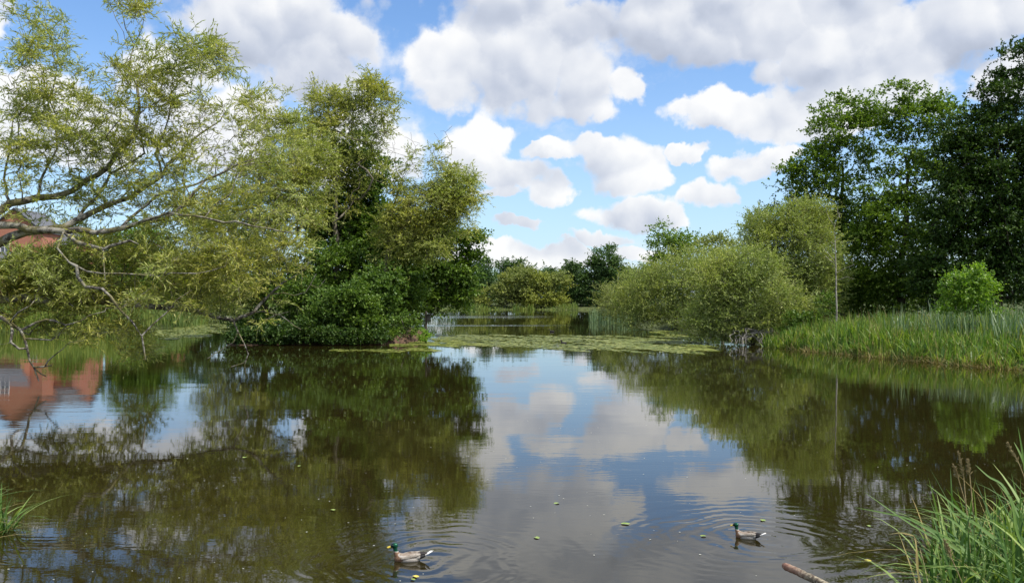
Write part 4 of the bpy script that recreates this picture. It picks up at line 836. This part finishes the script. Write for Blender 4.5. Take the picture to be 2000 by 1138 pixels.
def slate_mat():
    m, T, b, out = mat_base('grey_tiles'); tc = T.n('ShaderNodeTexCoord').outputs['Object']
    wv = T.n('ShaderNodeTexWave', bands_direction='Z'); T.put(wv.inputs[0], tc); wv.inputs['Scale'].default_value = 1.3; wv.inputs['Distortion'].default_value = .2
    c = T.mix(T.step(T.noise(tc, 3, 5, .6), .3, .7), (.085, .09, .105), (.16, .165, .18))
    T.put(b.inputs['Base Color'], T.mix(T.step(wv.outputs['Fac'], .15, 0.0, 0, .7), c, (.03, .03, .035))); b.inputs['Roughness'].default_value = .7
    return m
BR = brick_mat(); SL = slate_mat(); GL = pmat('window_glass', (.04, .05, .07), (.08, .10, .13), 1, .08, spec=.8); WH = pmat('white_frame', (.7, .7, .7), (.8, .8, .8), 2, .5)
def house(label, x, y, w, dp, he, hr, rot=0, axis_x=False, z0=2.4, wins=(), lean=False, chimney=False):
    """gable house: w across the gable, dp deep; ridge runs along its depth"""
    th = thing('brick_house', (x, y, z0), label, 'house'); R = Matrix.Rotation(rot, 4, 'Z')
    def loc(V): return [tuple(Vector((x, y, z0)) + (R @ Vector(q))) for q in V]
    W_ = w / 2; b = MB(); V = loc([(-W_, 0, -1.5), (W_, 0, -1.5), (W_, 0, he), (0, 0, hr), (-W_, 0, he), (-W_, dp, -1.5), (W_, dp, -1.5), (W_, dp, he), (0, dp, hr), (-W_, dp, he)])
    b.add(V, [(0, 1, 2, 3, 4), (6, 5, 9, 8, 7), (1, 6, 7, 2), (5, 0, 4, 9)]); b.build('wall', BR, th)
    r = MB(); o = .35; t = .16; sl_ = (hr - he) / W_
    for s in (-1, 1):
        x0 = s * (W_ + o); z_ = he - o * sl_ + .04
        V = loc([(x0, -o, z_), (0, -o, hr + .04), (0, dp + o, hr + .04), (x0, dp + o, z_), (x0, -o, z_ + t), (0, -o, hr + .04 + t), (0, dp + o, hr + .04 + t), (x0, dp + o, z_ + t)])
        r.add(V, [(0, 1, 2, 3), (4, 7, 6, 5), (0, 4, 5, 1), (3, 2, 6, 7), (0, 3, 7, 4), (1, 5, 6, 2)])
    rf = r.build('roof', SL, th)
    bg = MB()
    for s in (-1, 1):
        x0 = s * (W_ + o); z_ = he - o * sl_ - .12
        V = loc([(x0, -o - .04, z_), (0, -o - .04, hr - .12), (0, -o - .04, hr + .1), (x0, -o - .04, z_ + .22), (x0, -o - .004, z_), (0, -o - .004, hr - .12), (0, -o - .004, hr + .1), (x0, -o - .004, z_ + .22)])
        bg.add(V, [(0, 1, 2, 3), (4, 7, 6, 5), (0, 3, 7, 4), (3, 2, 6, 7), (0, 4, 5, 1)])
    bg.build('bargeboard', pmat('dark_board', (.03, .03, .035), (.05, .05, .055), 3, .6), th)
    for (wx, wz, ww, wh) in wins:
        f = MB(); f.V = []
        for (cx, cz, sx, sz) in ((wx, wz + wh / 2, ww + .1, .1), (wx, wz - wh / 2, ww + .1, .12), (wx - ww / 2, wz, .09, wh), (wx + ww / 2, wz, .09, wh), (wx, wz, .07, wh), (wx, wz + .1, ww, .05)):
            q = Vector((x, y, z0)) + R @ Vector((cx, -.04, cz)); f.box(q, (sx, .12, sz), rot)
        fo = f.build('window', WH, th); g_ = MB(); q = Vector((x, y, z0)) + R @ Vector((wx, -.012, wz)); g_.box(q, (ww, .03, wh), rot); p = g_.build('pane', GL, th)
        p.parent = fo; p.location = (0, 0, 0)
    if chimney:
        c = MB(); q = Vector((x, y, z0)) + R @ Vector((.2, dp * .6, hr + .3)); c.box(q, (.9, .6, 1.8), rot); c.build('chimney', BR, th)
    if lean:
        l = MB(); V = loc([(-W_ * 1.2, -3.2, 4.6), (W_ * .62, -3.2, 4.6), (W_ * .62, -.02, 7.2), (-W_ * 1.2, -.02, 7.2), (-W_ * 1.2, -3.2, 4.78), (W_ * .62, -3.2, 4.78), (W_ * .62, -.02, 7.38), (-W_ * 1.2, -.02, 7.38)])
        l.add(V, [(0, 3, 2, 1), (4, 5, 6, 7), (0, 1, 5, 4), (1, 2, 6, 5), (2, 3, 7, 6), (3, 0, 4, 7)]); l.build('porch_roof', SL, th)
        l = MB(); V = loc([(-W_ * 1.1, -2.8, -1.5), (W_ * .55, -2.8, -1.5), (W_ * .55, -2.8, 4.85), (-W_ * 1.1, -2.8, 4.85), (-W_ * 1.1, -.03, -1.5), (W_ * .55, -.03, -1.5), (W_ * .55, -.03, 7.0), (-W_ * 1.1, -.03, 7.0)])
        l.add(V, [(0, 1, 2, 3), (1, 5, 6, 2), (4, 0, 3, 7)]); l.build('porch_wall', BR, th)
    return th
k = 130 / F
hA = house('red brick house with a sharp gable and a tiled porch, at the far left edge', -975 * k + .3, 130, 7.8, 9, 10.4, 13.6, .06, wins=((-1.4, 7.9, 1.2, 1.3), (2.6, 3.2, 1.1, 1.3)), lean=True)
hB = house('lower red brick wing with a long grey tiled roof, right of the gabled house', -885 * k, 139, 10, 12, 8.6, 11.4, math.radians(90), z0=2.4)
hC = house('smaller red brick house with a low gable, seen through the leaning willow', -797 * k, 136, 5.4, 9, 6.6, 8.9, -.1, wins=((-1.2, 5.0, 1.0, 1.2), (1.2, 5.0, 1.0, 1.2)))
hD = house('small red brick house furthest right, mostly hidden by green trees', -658 * k * 1.1, 145, 4.5, 8, 5.4, 7.4, .3)

# ---------------------------------------------------------------- ducks
def duck(label, u, v, yaw, seed, scale=1.0):
    c = P(u, v, CAMZ * F / (v - HZ)); th = thing('mallard_duck', (c[0], c[1], 0), label, 'duck', 'mallard ducks swimming on the pond')
    # local frame: +X is forward (towards the bill), +Z up, water at z = 0
    b = MB()
    def R(deg): return Matrix.Rotation(math.radians(deg), 3, 'Y')
    b.ell((.01, 0, .024), (.155, .078, .062), R(-2)); b.ell((.085, 0, .028), (.080, .064, .062)); b.ell((-.10, 0, .042), (.12, .055, .036), R(12)); b.ell((-.18, 0, .062), (.075, .030, .014), R(18))
    b.tube([(.095, 0, .04), (.130, 0, .075), (.146, 0, .112), (.152, 0, .150), (.155, 0, .175)], [.054, .038, .027, .025, .025], 14)
    b.ell((.163, 0, .183), (.040, .029, .031), R(12)); b.ell((.148, 0, .178), (.031, .030, .034)); b.ell((.185, 0, .174), (.024, .020, .018))
    me = bpy.data.meshes.new('body'); me.from_pydata(b.V, [], b.F); me.update()
    o = bpy.data.objects.new('body', me); COL.objects.link(o)
    md = o.modifiers.new('r', 'REMESH'); md.mode = 'VOXEL'; md.voxel_size = .0055
    ms = o.modifiers.new('s', 'SMOOTH'); ms.factor = .6; ms.iterations = 6
    dg = bpy.context.evaluated_depsgraph_get(); nm = bpy.data.meshes.new_from_object(o.evaluated_get(dg)); o.modifiers.clear(); o.data = nm; bpy.data.meshes.remove(me); nm.name = 'body'
    nm.polygons.foreach_set('use_smooth', np.full(len(nm.polygons), True))
    # plumage patches, plus painted shade on the face
    ca = nm.color_attributes.new('plumage', 'FLOAT_COLOR', 'POINT'); co = np.zeros(len(nm.vertices) * 3); nm.vertices.foreach_get('co', co); co = co.reshape(-1, 3)
    rg = np.random.default_rng(seed); x, y, z = co.T; n = len(x); colr = np.tile(np.array([.42, .38, .33]), (n, 1))
    colr += (np.sin(x * 260 + 3 * np.sin(z * 120)) * .05 + rg.normal(0, .03, n))[:, None]
    back = (z > .072) & (x < .10); colr[back] = np.array([.26, .20, .15]) + rg.normal(0, .03, back.sum())[:, None]
    br = (x + .03 * np.sin(z * 60) > .085) & (z < .115); colr[br] = np.array([.20, .11, .06]) * (1 + .5 * np.sin(x * 300 + 4 * np.sin(z * 200)))[br][:, None] * 1.0 + rg.normal(0, .02, br.sum())[:, None]
    rump = (x < -.145); colr[rump] = (.012, .012, .014); tail = (x < -.205); colr[tail] = (.75, .73, .68)
    wr = (z > .109) & (x > .08) ; colr[wr] = (.72, .70, .64); hd = (z > .114) & (x > .08); colr[hd] = (.006, .085, .042)
    face_shade = hd & (x > .168) ; colr[face_shade] = (.010, .028, .030)  # front of the green head darkened: shade on the face put into the colour
    ca.data.foreach_set('color', np.column_stack([np.clip(colr, 0, 1), np.ones(n)]).astype(np.float32).ravel())
    m, T, bs, out = mat_base('plumage'); vc = T.n('ShaderNodeVertexColor', layer_name='plumage'); T.put(bs.inputs['Base Color'], vc.outputs[0])
    sp = T.n('ShaderNodeSeparateXYZ'); T.put(sp.inputs[0], T.n('ShaderNodeTexCoord').outputs['Object'])
    T.put(bs.inputs['Roughness'], T.step(sp.outputs[2], .105, .118, .7, .28)); T.put(bs.inputs['Metallic'], T.step(sp.outputs[2], .112, .12, 0, .45))
    nm.materials.clear(); nm.materials.append(m); o.parent = th
    bill = MB(); bill.tube([(.192, 0, .172), (.212, 0, .167), (.232, 0, .161), (.248, 0, .158)], [(.010, .012), (.007, .012), (.005, .014), (.003, .009)], 12)
    def part(mb, name, mat, smooth=True):
        me = bpy.data.meshes.new(name); me.from_pydata(mb.V, [], mb.F); me.update(); me.polygons.foreach_set('use_smooth', np.full(len(me.polygons), smooth)); me.materials.append(mat)
        q = bpy.data.objects.new(name, me); COL.objects.link(q); q.parent = th; return q
    part(bill, 'bill', pmat('bill_yellow', (.62, .46, .05), (.70, .55, .10), 30, .4, spec=.5))
    for s in (-1, 1):
        e = MB(); e.ell((.176, s * .0245, .190), (.005, .003, .005), None, 10, 6); part(e, 'eye', pmat('eye_black', (.004, .004, .004), (.008, .008, .008), 5, .1, spec=.8))
        w_ = MB(); w_.ell((-.03, s * .058, .062), (.125, .018, .030), Matrix.Rotation(math.radians(s * 9), 3, 'Z') @ R(9))
        ww = part(w_, 'wing', pmat('wing_feathers', (.16, .11, .07), (.50, .44, .37), 16, .7, .5, 70))
        wt = MB(); wt.ell((-.155, s * .030, .080), (.075, .012, .012), Matrix.Rotation(math.radians(s * 16), 3, 'Z') @ R(6)); part(wt, 'wing_tip', pmat('dark_feathers', (.014, .013, .014), (.05, .04, .035), 30, .6))
    tf = MB()
    for i in range(-3, 4):
        a = math.radians(i * 8); tf.tube([(-.18, i * .004, .062), (-.235, i * .008, .082), (-.290 + abs(i) * .006, i * .011, .106)], [(.004, .008), (.003, .008), (.001, .002)], 6)
    part(tf, 'tail_feathers', pmat('white_feathers', (.70, .68, .64), (.85, .83, .80), 30, .7))
    th.rotation_euler = (0, 0, yaw); th.scale = (scale,) * 3
    return th
duck('left mallard drake with yellow bill and green head, pale back, gliding left at the bottom', 797, 1094, math.radians(184), 1, 1.0)
duck('right mallard drake with glossy green head, swimming left near the narrow green leaf', 1458, 1050, math.radians(152), 2, .86)
def coot(label, u, v, yaw):
    c = P(u, v, CAMZ * F / (v - HZ)); th = thing('water_bird', (c[0], c[1], 0), label, 'bird'); b = MB()
    b.ell((0, 0, .05), (.20, .09, .08)); b.tube([(.12, 0, .08), (.17, 0, .15), (.18, 0, .22)], [.05, .035, .035], 10); b.ell((.20, 0, .24), (.055, .035, .04)); b.ell((-.2, 0, .09), (.08, .03, .02))
    me = bpy.data.meshes.new('body'); me.from_pydata(b.V, [], b.F); me.materials.append(pmat('dark_plumage', (.015, .015, .017), (.05, .045, .04), 20, .7)); o = bpy.data.objects.new('body', me); COL.objects.link(o); o.parent = th
    md = o.modifiers.new('r', 'REMESH'); md.mode = 'VOXEL'; md.voxel_size = .015
    b = MB(); b.tube([(.24, 0, .24), (.30, 0, .225)], [.014, .004], 6); me = bpy.data.meshes.new('bill'); me.from_pydata(b.V, [], b.F); me.materials.append(pmat('pale_bill', (.5, .4, .3), (.6, .5, .4), 20, .5)); o = bpy.data.objects.new('bill', me); COL.objects.link(o); o.parent = th
    th.rotation_euler = (0, 0, yaw)
coot('tiny dark water bird swimming beyond the lily pads', 1078, 648, math.radians(175)); coot('tiny dark water bird among the lily pads', 1101, 671, math.radians(200))
